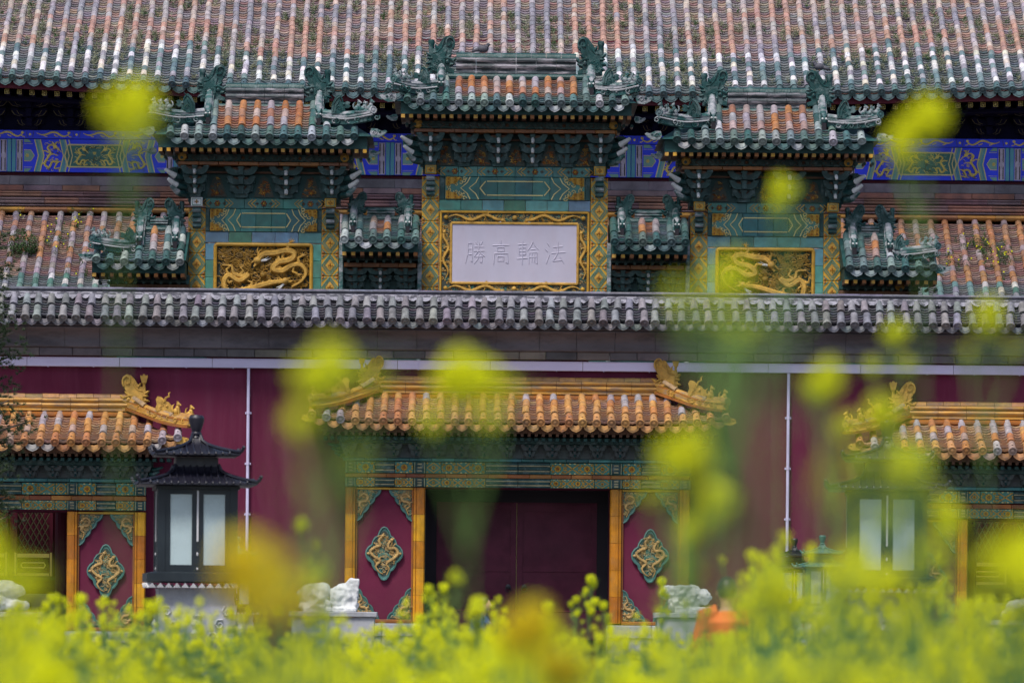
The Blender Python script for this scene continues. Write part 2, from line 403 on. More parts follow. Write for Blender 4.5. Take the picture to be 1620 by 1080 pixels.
# ---------------------------------------------------------------- ridge-end dragon, unit size: 1 wide, about 1.3 high, tail curls to +x
def ridge_dragon(m, hilt=True):
    key=('cw',m,hilt)
    if key in TM: return TM[key]
    mb=MB()
    body=[(-.02,0),(.55,0),(.72,.05),(.98,.02),(1.02,.12),(.80,.2),(.86,.3),(1.04,.34),(1.0,.46),(.76,.5),(.78,.60),(.90,.76),(.98,.86),(1.04,1.02),(.98,1.18),(.82,1.26),(.62,1.22),(.48,1.1),(.36,.95),(.24,.84),(.06,.80),(-.05,.66),(.02,.5),(-.08,.36),(0,.2)]
    mb.prism(body,-.16,.16,m)
    core=[(.06,.06),(.5,.06),(.62,.3),(.62,.6),(.7,.82),(.6,.92),(.34,.68),(.1,.62),(.1,.4)]
    mb.prism(core,-.21,.21,m)
    for s in (-1,1):
        y=s*.19
        pts=[];rad=[]
        for i in range(17):
            t=i/16; a=-.9+2*PI*1.25*t; r=.22*(1-.8*t); pts.append((.80+r*math.cos(a),y,1.02+r*math.sin(a))); rad.append(.05*(1-.4*t))
        mb.tube(pts,rad,m,5)
        mb.tube([(.12,y,.68),(.3,y,.7),(.46,y,.84),(.53,y,1.02),(.6,y,1.16)],.03,m,5)
        mb.tube([(.3,y,.58),(.48,y,.66),(.6,y,.82),(.68,y,.95)],.028,m,5)
        mb.ball((.72,y,.38),(.09,.06,.08),m,8,5)
        mb.ball((.72,y*1.18,.38),(.04,.03,.04),'dark',6,4)
        mb.tube([(.55,y,.5),(.68,y*1.1,.52),(.84,y,.47),(.98,y,.42)],.035,m,5)
        for k in range(4): spiral(mb,.12+.14*k,.16+.06*(k%2),y*1.1,.085,m,1.3,1 if k%2 else -1,k,.024)
        for k in range(3): spiral(mb,.2+.14*k,.38,y*1.1,.07,m,1.2,-1,k*2,.022)
        for k in range(3): mb.tube([(.98-.1*k,y*.9,.05),(.97-.1*k,y,-.02+.02*k)],[.02,.008],m,4)
    for k,(px_,pz_,dx_,dz_) in enumerate(((-.06,.62,-.12,.06),(.0,.5,-.14,.0),(-.06,.34,-.13,-.02),(.0,.18,-.14,-.04),(.26,.86,-.07,.09),(.9,.3,.13,.03),(1.0,.46,.14,.06),(.8,.58,.12,.08))):
        mb.tube([(px_-dx_*.3,0,pz_-dz_*.3),(px_+dx_*.5,0,pz_+dz_*.5+.02),(px_+dx_,0,pz_+dz_)],[.075,.05,.01],m,5)
        for s in (-1,1): mb.tube([(px_-dx_*.6,s*.16,pz_-dz_*.6),(px_+dx_*.3,s*.17,pz_+dz_*.3),(px_+dx_*.8,s*.12,pz_+dz_*.8+.03)],[.05,.04,.01],m,4)
    if hilt=='low':
        mb.lathe([(.12,0),(.12,.26),(.15,.32),(.12,.42)],(.05,.0,.70),m,8)
    elif hilt:
        mb.lathe([(.1,.0),(.07,.1),(.07,.2),(.1,.24)],(.06,0,.72),m,8)
        mb.prism([(-.04,.96),(.16,.96),(.23,1.2),(.2,1.24),(.14,1.2),(.1,1.26),(.06,1.27),(.02,1.26),(-.02,1.2),(-.08,1.24),(-.11,1.2)],-.08,.08,m)
    TM[key]=mb; return mb
def beast(m):
    """small seated roof guardian, 1 high"""
    key=('be',m)
    if key in TM: return TM[key]
    mb=MB()
    mb.lathe([(.3,0),(.3,.08),(.24,.1)],(0,0,0),m,8)
    mb.ball((.06,0,.3),(.24,.2,.26),m,8,5); mb.ball((-.06,0,.52),(.17,.16,.22),m,8,5); mb.ball((-.12,0,.8),(.17,.15,.16),m,8,5)
    mb.ball((-.27,0,.76),(.1,.08,.07),m,6,4)
    for s in (-1,1):
        mb.tube([(-.14,s*.1,.55),(-.2,s*.11,.3),(-.2,s*.11,.08)],[.08,.06,.06],m,5); mb.tube([(-.08,s*.1,.88),(-.05,s*.13,1.04)],[.06,.02],m,4)
    mb.tube([(.26,0,.3),(.38,0,.5),(.32,0,.72),(.2,0,.82)],[.08,.07,.06,.02],m,5)
    TM[key]=mb; return mb
def winged(m):
    """curled dragon head that closes a hip, 1 high, facing -x"""
    key=('wi',m)
    if key in TM: return TM[key]
    mb=MB()
    mb.prism([(.5,0),(.48,.5),(.3,.85),(.12,1.0),(.0,.95),(.06,.8),(-.04,.62),(-.2,.6),(-.35,.66),(-.5,.6),(-.42,.48),(-.52,.42),(-.4,.3),(-.2,.3),(-.28,.1),(-.2,0)],-.16,.16,m)
    for s in (-1,1):
        y=.17*s
        mb.tube([(.42,y,.1),(.38,y,.5),(.2,y,.8),(.06,y,.9)],.04,m,5); mb.tube([(.28,y,.1),(.24,y,.42),(.1,y,.66)],.04,m,5)
        mb.ball((-.16,y,.5),(.08,.05,.07),m,6,4); spiral(mb,.08,.3,y,.14,m,1.4,1,0,.03); spiral(mb,-.08,.14,y,.1,m,1.3,-1,1,.03)
        mb.tube([(-.1,y*.6,.6),(-.06,y,.78),(.02,y,.9),(-.08,y*1.2,1.05)],[.05,.04,.03,.015],m,5)
    TM[key]=mb; return mb
def dragon_head_horned(m):
    key=('dh',m)
    if key in TM: return TM[key]
    mb=MB()   # faces +x, 1 high
    mb.prism([(-.3,0),(.2,0),(.35,.15),(.5,.2),(.62,.32),(.5,.4),(.56,.52),(.4,.58),(.3,.7),(.1,.78),(-.1,.95),(-.32,1.0),(-.42,.85),(-.36,.6),(-.45,.4),(-.36,.2)],-.16,.16,m)
    for s in (-1,1):
        y=.17*s
        mb.ball((.2,y,.52),(.08,.06,.08),m,6,4)
        mb.tube([(.05,y,.7),(.12,y*1.2,.92),(.3,y*1.3,1.0),(.28,y*1.3,1.14),(.36,y*1.3,1.2)],[.05,.045,.04,.03,.01],m,5)
        for k in range(4): spiral(mb,-.25+.1*k,.25+.17*k,y*1.05,.09,m,1.3,1,k,.026)
        mb.tube([(.62,y*.7,.3),(.7,y,.38),(.66,y*1.2,.5)],[.04,.03,.01],m,4)
    TM[key]=mb; return mb
# ---------------------------------------------------------------- relief carving
def carve_dragon(mb, P, y, r, m, head_dir=1, legs=(.3,.6), mh=None, k=5):
    """P: list of (x,z) of the spine, tail first. y = face plane, body stands proud of it"""
    pts=catmull([(x,y-r*.5,z) for x,z in P],k); n=len(pts)
    rad=[r*min(1,.25+2.2*i/n)*(1 if i<n*.9 else .8) for i in range(n)]
    mb.tube(pts,rad,m,6)
    for i in range(2,n-2,2):    # back crest
        d=(pts[i+1]-pts[i-1]).normalized(); nn=Vector((-d.z,0,d.x))*rad[i]
        q=pts[i]+nn*1.0; mb.tube([q-d*rad[i]*.5,q+nn*.45],[rad[i]*.35,.001],m,3)
    h=pts[-1]; d=(pts[-1]-pts[-3]).normalized(); u=Vector((-d.z,0,d.x))*head_dir
    mh=mh or m
    mb.ball(h+d*r*.4,(r*1.35,r*1.2,r*1.25),m,7,5)
    mb.tube([h+d*r*.8+u*r*.3,h+d*r*2.6+u*r*.5],[r*.75,r*.35],m,5)
    mb.tube([h+d*r*.8-u*r*.5,h+d*r*2.2-u*r*.9],[r*.5,r*.2],m,5)
    for a in (.5,1.0): mb.tube([h+u*r*.7,h-d*r*1.4+u*r*(1.1+a),h-d*r*3+u*r*(1.2+a*1.5)],[r*.4,r*.26,r*.08],mh,4)
    for a in (-.4,.4,1.2): mb.tube([h-d*r*.8-u*r*.6,h-d*r*(2.2)-u*r*(1.0+a),h-d*r*3.2-u*r*(.7+a*1.6)],[r*.3,r*.2,r*.05],m,4)
    for f in legs:
        for sgn in (1,-1):
            i=int(n*f)+(2 if sgn>0 else 0); i=min(i,n-2); p=pts[i]; dd=(pts[i+1]-pts[i-1]).normalized(); nn=Vector((-dd.z,0,dd.x))*sgn
            a1=p+nn*r*2.0+dd*r*.8; a2=a1+nn*r*.9-dd*r*1.2
            mb.tube([p,a1,a2],[r*.7,r*.45,r*.35],m,5)
            for c in (-.9,-.2,.5,1.1): 
                e=a2+(nn*math.cos(c)-dd*math.sin(c))*r*1.3; mb.tube([a2,e],[r*.22,r*.06],m,3)
def clutter(mb, inside, x0,x1,z0,z1, y, r, mats, count, seed, th=None):
    rr=random.Random(seed); k=0; tries=0
    while k<count and tries<count*20:
        tries+=1
        x=rr.uniform(x0,x1); z=rr.uniform(z0,z1)
        if not inside(x,z): continue
        q=r*rr.uniform(.6,1.25); m=rr.choice(mats); k+=1
        if rr.random()<.5: spiral(mb,x,z,y-q*.15,q,m,rr.uniform(.8,1.3),rr.choice((1,-1)),rr.uniform(0,6.3),th or q*.2,4,8)
        else:
            a=rr.uniform(-.5,.5); L=q*2.4
            pts=[(x+L*(t-.5)*math.cos(a)-q*.35*math.sin(6.3*t)*math.sin(a),y-q*.15,z+L*(t-.5)*math.sin(a)+q*.35*math.sin(6.3*t)*math.cos(a)) for t in (0,.2,.4,.6,.8,1)]
            mb.tube(pts,[q*.08,q*.2,q*.22,q*.2,q*.16,q*.05],m,4)
def rosette(mb, x, z, y, r, m, m2=None, n=8):
    for k in range(n):
        a=2*PI*k/n; mb.ball((x+r*.62*math.cos(a),y,z+r*.62*math.sin(a)),(r*.3,r*.22,r*.3),m,6,4)
    mb.ball((x,y-r*.1,z),(r*.34,r*.3,r*.34),m2 or m,7,4)
def line(mb, pts, w, y, m, h=.012):
    """raised flat band along pts (x,z)"""
    n=len(pts); vs=[];
    for i,(x,z) in enumerate(pts):
        a=pts[max(i-1,0)]; b=pts[min(i+1,n-1)]; dx,dz=b[0]-a[0],b[1]-a[1]; l=math.hypot(dx,dz) or 1
        nx,nz=-dz/l*w/2,dx/l*w/2
        vs+= [(x+nx,y-h,z+nz),(x-nx,y-h,z-nz),(x+nx*1.3,y,z+nz*1.3),(x-nx*1.3,y,z-nz*1.3)]
    fs=[]
    for i in range(n-1):
        a=4*i;b=a+4; fs+=[(a+1,b+1,b,a),(a,b,b+2,a+2),(a+3,b+3,b+1,a+1)]
    mb.add(vs,fs,m)
# bracket set (dougong), unit: 1 wide, 1.1 high, hangs from z=0 down; projects to -y
def bracket(m, m2, tip, tiers=3):
    key=('br',m,m2,tip,tiers)
    if key in TM: return TM[key]
    mb=MB(); hgt=1.1/tiers
    for k in range(tiers):
        w=(1,.86,.6)[k] if tiers==3 else (1,.6)[k]
        z=-k*hgt; yo=-.5+.17*k
        # curved arm
        for sgn in (-1,1):
            arm=[(.04,-hgt*.95),(w*.3,-hgt*.95),(w*.42,-hgt*.75),(w*.5,-hgt*.35),(w*.5,-.06),(w*.28,-.06),(w*.27,-hgt*.28),(w*.18,-hgt*.40),(.04,-hgt*.40)]
            mb.prism([(sgn*x,z+q) for x,q in arm],yo,yo+.14,m)
            mb.box(sgn*w*.32,sgn*w*.53,yo-.03,yo+.17,z-.09,z+.0,m)          # small bearing block
            arm2=[(x*.82,q) for x,q in arm]
            mb.prism([(sgn*x,z+q) for x,q in arm2],yo+.24,yo+.34,m)
        mb.box(-w*.26,w*.26,yo+.05,yo+.12,z-hgt*.5,z-.04,m2)
        # beak
        mb.prism([(-.06,z-.03),(.06,z-.03),(.075,z-hgt*.55),(.06,z-hgt*.95),(-.06,z-hgt*.95),(-.075,z-hgt*.55)],yo-.16,yo+.3,m)
        mb.box(-.1,.1,yo-.1,yo+.2,z-.1,z-.0,m)
        if tip: mb.tube([(0,yo-.1,z-hgt*.5),(0,yo-.24,z-hgt*.72),(0,yo-.3,z-hgt*.98)],[.07,.065,.055],tip,5)
    mb.box(-.2,.2,-.12,.2,-1.1-.12,-1.08,m)
    mb.box(-.5,.5,.2,.24,-1.05,-.02,m); mb.box(-.36,.36,-.1,.12,-.98,-.4,m) ; mb.box(-.44,.44,-.16,-.02,-.62,-.42,m)
    TM[key]=mb; return mb
def figure_scale(o,s): pass
mat('green_light', (.055,.20,.165), .4, dirt=(.16,.26,.24), damt=.5, dscale=8, var=.3, vscale=5, bump=.2, spec=.3)
mat('teal_line', (.02,.13,.13), .45, var=.3)
mat('bracket_grey', (.05,.07,.07), .6, dirt=(.10,.09,.10), damt=.7, dscale=6, var=.3)
mat('jade_rim', (.05,.15,.135), .45, dirt=(.1,.18,.17), damt=.6, dscale=10, var=.3)
mat('relief_gold', (.44,.28,.10), .5, dirt=(.06,.05,.04), damt=.6, dscale=14, var=.3, vscale=6)
mat('relief_gold2', (.30,.27,.15), .5, dirt=(.06,.05,.04), damt=.6, dscale=14, var=.3, vscale=6)
mat('relief_jade', (.06,.19,.16), .5, var=.3, vscale=6)
# =============================================================== ground
g=MB(); g.box(-1500,1500,-1500,2500,-.6,0,'ground'); link('ground',g.mesh(),kind='structure')
# =============================================================== the red boundary wall with its grey tiled cap
SIDE=10.25
wall=root('boundary_wall',(AX,0,0),'long dark red courtyard wall with a grey tiled cap and pale gutter, gateways set into it','wall')
mb=MB(); zt=WZ(572,0)
segs=[(-17,-SIDE-1.37),(-SIDE+1.37,-1.83),(1.83,SIDE-1.37),(SIDE+1.37,17)]
for a,b in segs: mb.box(AX+a,AX+b,0,1.1,0,zt,'red_wall')
for c,hw,z in ((0,1.83,WZ(770,0)),(-SIDE,1.37,WZ(812,0)),(SIDE,1.37,WZ(812,0))): mb.box(AX+c-hw,AX+c+hw,.002,1.098,z,zt,'red_wall')
link('wall_face',mb.mesh(),None,wall)
mb=MB(); 
for a,b in segs: mb.box(AX+a,AX+b,-.07,1.17,0,.55,'stone_grey')
link('footing',mb.mesh(),None,wall)
# brick course above the gutter, then the deep cavetto
x=-17; rr=random.Random(3)
while x<17:
    L=rr.uniform(.48,.66); b=MB(); b.bbox(0,L-.008,-.22+rr.uniform(-.006,.006),0,0,.155,.012,'brick_obj')
    c=rr.choice([(.13,.115,.13),(.16,.14,.13),(.10,.09,.105),(.17,.14,.15)])
    link('coping_brick',b.mesh('coping_brick'),T(x,0,WZ(568.5,-.2)),wall,jit(c,.15,rr)); x+=L
zb,ztop=WZ(556,-.3),WZ(523,-.5)
prof=[(-.20,zb)]+[(-.22-.34*(1-math.cos(t*PI/2))**1.0*1.0, zb+.03+(ztop-zb-.06)*math.sin(t*PI/2)) for t in [i/7 for i in range(8)]][0:0]
prof=[(-.24,zb),(-.28,zb+.02),(-.30,zb+.07),(-.29,zb+.13),(-.31,zb+.2),(-.36,zb+.27),(-.45,zb+.33),(-.56,zb+.365),(-.58,ztop-.02),(-.58,ztop),(0,ztop),(0,zb)]
x=-17
while x<17:
    L=rr.uniform(.6,.95); b=MB(); b.profile_x(prof,0,L-.006,'stone_grey')
    link('cavetto_block',b.mesh('cavetto_block',False,40),T(x,rr.uniform(-.008,.008),0),wall); x+=L
mb=MB()
prof=[(-.66,ztop+.012),(-.70,ztop+.03),(-.70,ztop+.085),(0,ztop+.085),(0,ztop+.012)]
mb.profile_x(prof,-17,17,'grey_dark')
prof=[(1.70,ztop),(1.4,ztop),(1.2,zb),(0.1,zb),(.1,ztop+.08),(1.7,ztop+.08)]
mb.profile_x(prof,-17,17,'stone_grey')
link('eave_moulding',mb.mesh(),None,wall)
# cap tiles
sp=20.75/80.4; r=6.6/80.4
ze=WZ(507,-.82); zr=WZ(478,-.42); 
nrow=130; rows=[(i-nrow/2+.5)*sp for i in range(nrow)]
def gcol(i,k,n,x):
    return jit((.205,.20,.222),.25,rr)
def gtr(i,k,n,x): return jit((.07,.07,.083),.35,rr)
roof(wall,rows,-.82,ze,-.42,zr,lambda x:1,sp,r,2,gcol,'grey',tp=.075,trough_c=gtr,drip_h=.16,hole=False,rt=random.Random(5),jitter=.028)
mb=MB(); y0=-.44; z0=zr-.02
mb.profile_x([(-.80,ze-.1),(y0,zr-.02),(.5,zr+.25),(1.4,zr-.02),(1.9,ze-.1)],-17,17,'grey_dark')
link('cap_bed',mb.mesh(),None,wall)
# mortar fillet between ridge and tiles (bites down between the tubes)
vs=[];fs=[];N=nrow*6
mb=MB()
for i in range(nrow*6+1):
    x=(i/6-nrow/2)*sp; ph=(i%6)/6
    d=.10*abs(math.cos(PI*ph))**.8+.0+rr.uniform(-.012,.012)
    vs+= [(x,-.45-d*.8,zr+.09-d*1.0),(x,-.40,zr+.13),(x,-.3,zr+.13)]
for i in range(nrow*6):
    a=3*i; fs+=[(a,a+3,a+4,a+1),(a+1,a+4,a+5,a+2)]
mb.add(vs,fs,'mortar'); link('mortar_fillet',mb.mesh(smooth=True),None,wall)
zc=WZ(472,-.35)
mb=MB(); mb.profile_x([(-.42,zc-.03),(-.45,zc+.0),(-.42,zc+.03),(-.34,zc+.035),(-.34,zc+.06),(-.40,zc+.07),(-.42,zc+.10),(-.38,zc+.12),(.9,zc+.12),(.9,zc-.03)],-17,17,'grey_dark')
link('ridge_course',mb.mesh(),None,wall)
x=-17
rt_=round_tile(.085,1,'grey_tile_obj',False,False)
while x<17:
    L=rr.uniform(.42,.5); b=MB()
    prof=[(-.30+ -.09*math.cos(t)*1.0, WZ(466,-.3)-.03+.10*math.sin(t)) for t in [PI*i/6 for i in range(7)]]
    b.profile_x(prof,0,L-.007,'grey_tile_obj')
    link('ridge_tile',b.mesh('ridge_tile',False,40),T(x,rr.uniform(-.006,.006),rr.uniform(-.004,.004)),wall,jit((.15,.145,.19),.25,rr)); x+=L
# gutter and downpipes
zg0,zg1=WZ(586,-.1),WZ(571.5,-.1)
x=-17
while x<17:
    L=1.83; mb=MB(); mb.profile_x([(-.13,zg0),(-.14,zg0+.01),(-.14,zg1-.02),(-.155,zg1-.015),(-.155,zg1),(-.02,zg1),(-.02,zg0)],0,L-.01,'pipe')
    mb.box(.4,.42,-.146,-.03,zg0-.012,zg1+.002,'pipe'); mb.box(1.3,1.32,-.146,-.03,zg0-.012,zg1+.002,'pipe')
    link('gutter',mb.mesh('gutter'),T(x,0,0),wall); x+=L
for px in (392,1246.5):
    xx=WX(px,-.1,720); mb=MB(); mb.tube([(xx,-.09,.05),(xx,-.09,zg0+.02)],.031,'pipe',10)
    for z in (1.2,2.2,3.4,4.4,5.4): mb.tube([(xx,-.09,z),(xx,-.09,z+.05)],.038,'pipe',10); mb.box(xx-.06,xx+.06,-.06,-.002,z,z+.04,'pipe')
    link('downpipe',mb.mesh('downpipe',False,35),None,wall)
for px,py in ((1166,712),(1236,762),(1350,620),(438,592),(1283,795),(388,745)):
    pass

# =============================================================== relief pieces shared by the three gates
def diamond_outline(hw,hh,k):
    out=[]
    for q in range(4):
        sx=(1,-1,-1,1)[q]; sz=(1,1,-1,-1)[q]
        for i in range(9):
            t=i/9; 
            if q%2: t=t
            u=(1-t) if q%2==0 else t; v=t if q%2==0 else (1-t)
            b=1+.10*abs(math.sin(3*PI*t))-.03
            out.append((sx*hw*u*b*k,sz*hh*v*b*k))
    return out
def make_medallion():
    mb=MB(); hw,hh=.38,.55
    mb.prism(diamond_outline(hw,hh,1.0),-.055,0,'jade_rim')
    o=diamond_outline(hw,hh,.97); mb.tube([(x,-.06,z) for x,z in o]+[(o[0][0],-.06,o[0][1])],.022,'jade_rim',5)
    mb.prism(diamond_outline(hw,hh,.84),-.06,-.05,'relief_ground')
    carve_dragon(mb,[(-.02,-.40),(-.10,-.36),(-.16,-.25),(-.08,-.14),(-.2,-.06),(-.27,.04),(-.18,.12),(-.08,.16),(-.1,.26),(-.04,.34)],-.07,.027,'relief_gold',legs=(.35,.65))
    carve_dragon(mb,[(.05,-.42),(.1,-.3),(.05,-.2),(.18,-.1),(.27,.0),(.22,.1),(.1,.1),(.08,.18),(.14,.26)],-.07,.027,'relief_gold',-1,legs=(.35,.65))
    clutter(mb,lambda x,z:abs(x)/(hw*.8)+abs(z)/(hh*.8)<.95,-hw,hw,-hh,hh,-.06,.036,['relief_gold','relief_gold','relief_gold2','relief_jade'],230,3,.012)
    for s in (-1,1): mb.ball((s*.30,-.07,0),(.05,.02,.03),'relief_gold',6,4)
    return mb.mesh('medallion',False,50)
def make_corner(w,h,seed):
    """corner piece, right angle at the top left, going down and right"""
    mb=MB()
    hyp=[]
    for i in range(13):
        t=i/12; b=.035*abs(math.sin(PI*4*t)); hyp.append((w*(1-t)+b*.8,-h*t-b*.5))
    mb.prism([(0,0)]+hyp,-.045,0,'jade_rim')
    mb.tube([(x-.012,-.05,z+.012) for x,z in hyp],.018,'jade_rim',5)
    mb.prism([(.012,-.012),(w*.88,-.012),(.012,-h*.88)],-.05,-.04,'relief_ground')
    ins=lambda x,z:x>.02 and z<-.02 and x/(w*.88)-z/(h*.88)<.97
    carve_dragon(mb,[(.05,-h*.8),(.09,-h*.62),(.03,-h*.5),(.08,-h*.38),(.16,-h*.36),(.2,-h*.22),(.12,-h*.12),(.05,-h*.2)],-.06,.025,'relief_gold',legs=(.3,.6))
    clutter(mb,ins,0,w,-h,0,-.05,.034,['relief_gold','relief_gold2','relief_gold2','relief_jade'],140,seed,.011)
    return mb.mesh('corner_carving',False,50)
MEDAL=make_medallion(); CORN=make_corner(.46,.62,1); CORN2=make_corner(.44,.62,2)
PT={}
def painted_tile(kind,w,h):
    key=(kind,round(w,3),round(h,3))
    if key in PT: return PT[key]
    mb=MB(); g='green_light' if kind!='bars' else 'green'
    mb.bbox(-w/2,w/2,-.03,.05,-h/2,h/2,.008,g)
    if kind=='bars':
        for z in (-.24,.22): mb.box(-w/2+.004,w/2-.004,-.04,-.03,z*h-.012,z*h+.012,'relief_gold2')
        mb.bbox(-w/2+.002,w/2-.002,-.055,-.03,-.14*h,.13*h,.01,'green')
    elif kind=='diamond':
        q=.42
        line(mb,[(0,h*q),(w*q,0),(0,-h*q),(-w*q,0),(0,h*q)],.018,-.03,'yellow'); rosette(mb,0,0,-.04,h*.22,'yellow','orange',6)
        for sx in (-1,1):
            for sz in (-1,1): mb.ball((sx*w*.4,-.03,sz*h*.38),(.022,.012,.018),'yellow',6,4)
    elif kind=='flower':
        n=max(1,int(round(w/(h*1.25))))
        for i in range(n):
            x=-w/2+(i+.5)*w/n
            if i%2==0: rosette(mb,x,0,-.04,h*.34,'yellow','orange',8)
            else: line(mb,[(x-w/n*.45,h*.4),(x,0),(x+w/n*.45,h*.4)],.02,-.03,'yellow'); line(mb,[(x-w/n*.45,-h*.4),(x,0),(x+w/n*.45,-h*.4)],.02,-.03,'yellow')
            for sx in (-1,1):
                for sz in (-1,1): spiral(mb,x+sx*w/n*.34,sz*h*.3,-.035,h*.14,'relief_gold2' if i%2 else 'yellow',1.1,sx*sz,0,h*.05,4,7); mb.ball((x+sx*w/n*.44,-.035,sz*h*.10),(h*.09,h*.06,h*.09),'yellow',6,4); mb.ball((x+sx*w/n*.16,-.035,sz*h*.43),(h*.10,h*.05,h*.06),'gold_pale',6,4)
            rosette(mb,x+w/n*.5 if i<n-1 else x-w/n*.0,-h*.42,-.03,h*.1,'yellow',None,4)
    elif kind=='fret':
        for z in (-.3,0,.3): mb.bbox(-w*.36,w*.36,-.05,-.03,z*h-.035,z*h+.035,.008,'green'); mb.box(-w*.18,w*.18,-.056,-.05,z*h-.015,z*h+.015,'relief_gold2')
        mb.box(-w*.44,-w*.38,-.045,-.03,-h*.48,h*.48,'relief_gold2'); mb.box(w*.38,w*.44,-.045,-.03,-h*.48,h*.48,'relief_gold2')
    PT[key]=mb.mesh('painted_tile',False,40); return PT[key]

def ridge_bar(parent, x0, x1, y, z0, z1, m, m_cap, n, cap=True, depth=.2, name='ridge_tile'):
    """a built up ridge: each glazed length is a piece of its own"""
    h=z1-z0; L=(x1-x0)/n
    prof=[(-depth*.5,0),(-depth*.55,.03*h),(-depth*.55,.10*h),(-depth*.35,.14*h),(-depth*.35,.20*h),(-depth*.52,.27*h),(-depth*.58,.36*h),(-depth*.5,.45*h),(-depth*.33,.47*h),(-depth*.33,.52*h),(-depth*.5,.57*h),(-depth*.54,.64*h),(-depth*.46,.72*h),(-depth*.3,.75*h)]
    prof=prof+[(-p[0],p[1]) for p in prof[::-1]]
    mb=MB(); mb.profile_x(prof,-L/2+.004,L/2-.004,m); me=mb.mesh('ridge_course_tile',False,30)
    for i in range(n): link('ridge_course_tile',me,T(x0+(i+.5)*L,y+R.uniform(-.006,.006),z0+R.uniform(-.003,.003)),parent)
    nc=int(round((x1-x0)/.33)); Lc=(x1-x0)/nc; mb=MB()
    rr_=h*.19
    prof=[(-rr_*math.cos(t)*1.1,h*.76+rr_*1.25*math.sin(t)) for t in [PI*i/7 for i in range(8)]]
    mb.profile_x(prof,-Lc/2+.004,Lc/2-.004,m_cap); me=mb.mesh('ridge_cap_tile',False,40)
    for i in range(nc): link('ridge_cap_tile',me,T(x0+(i+.5)*Lc,y+R.uniform(-.005,.005),z0+R.uniform(-.004,.004)),parent,jit((.40,.21,.07),.3) if m_cap.endswith('obj') else None)

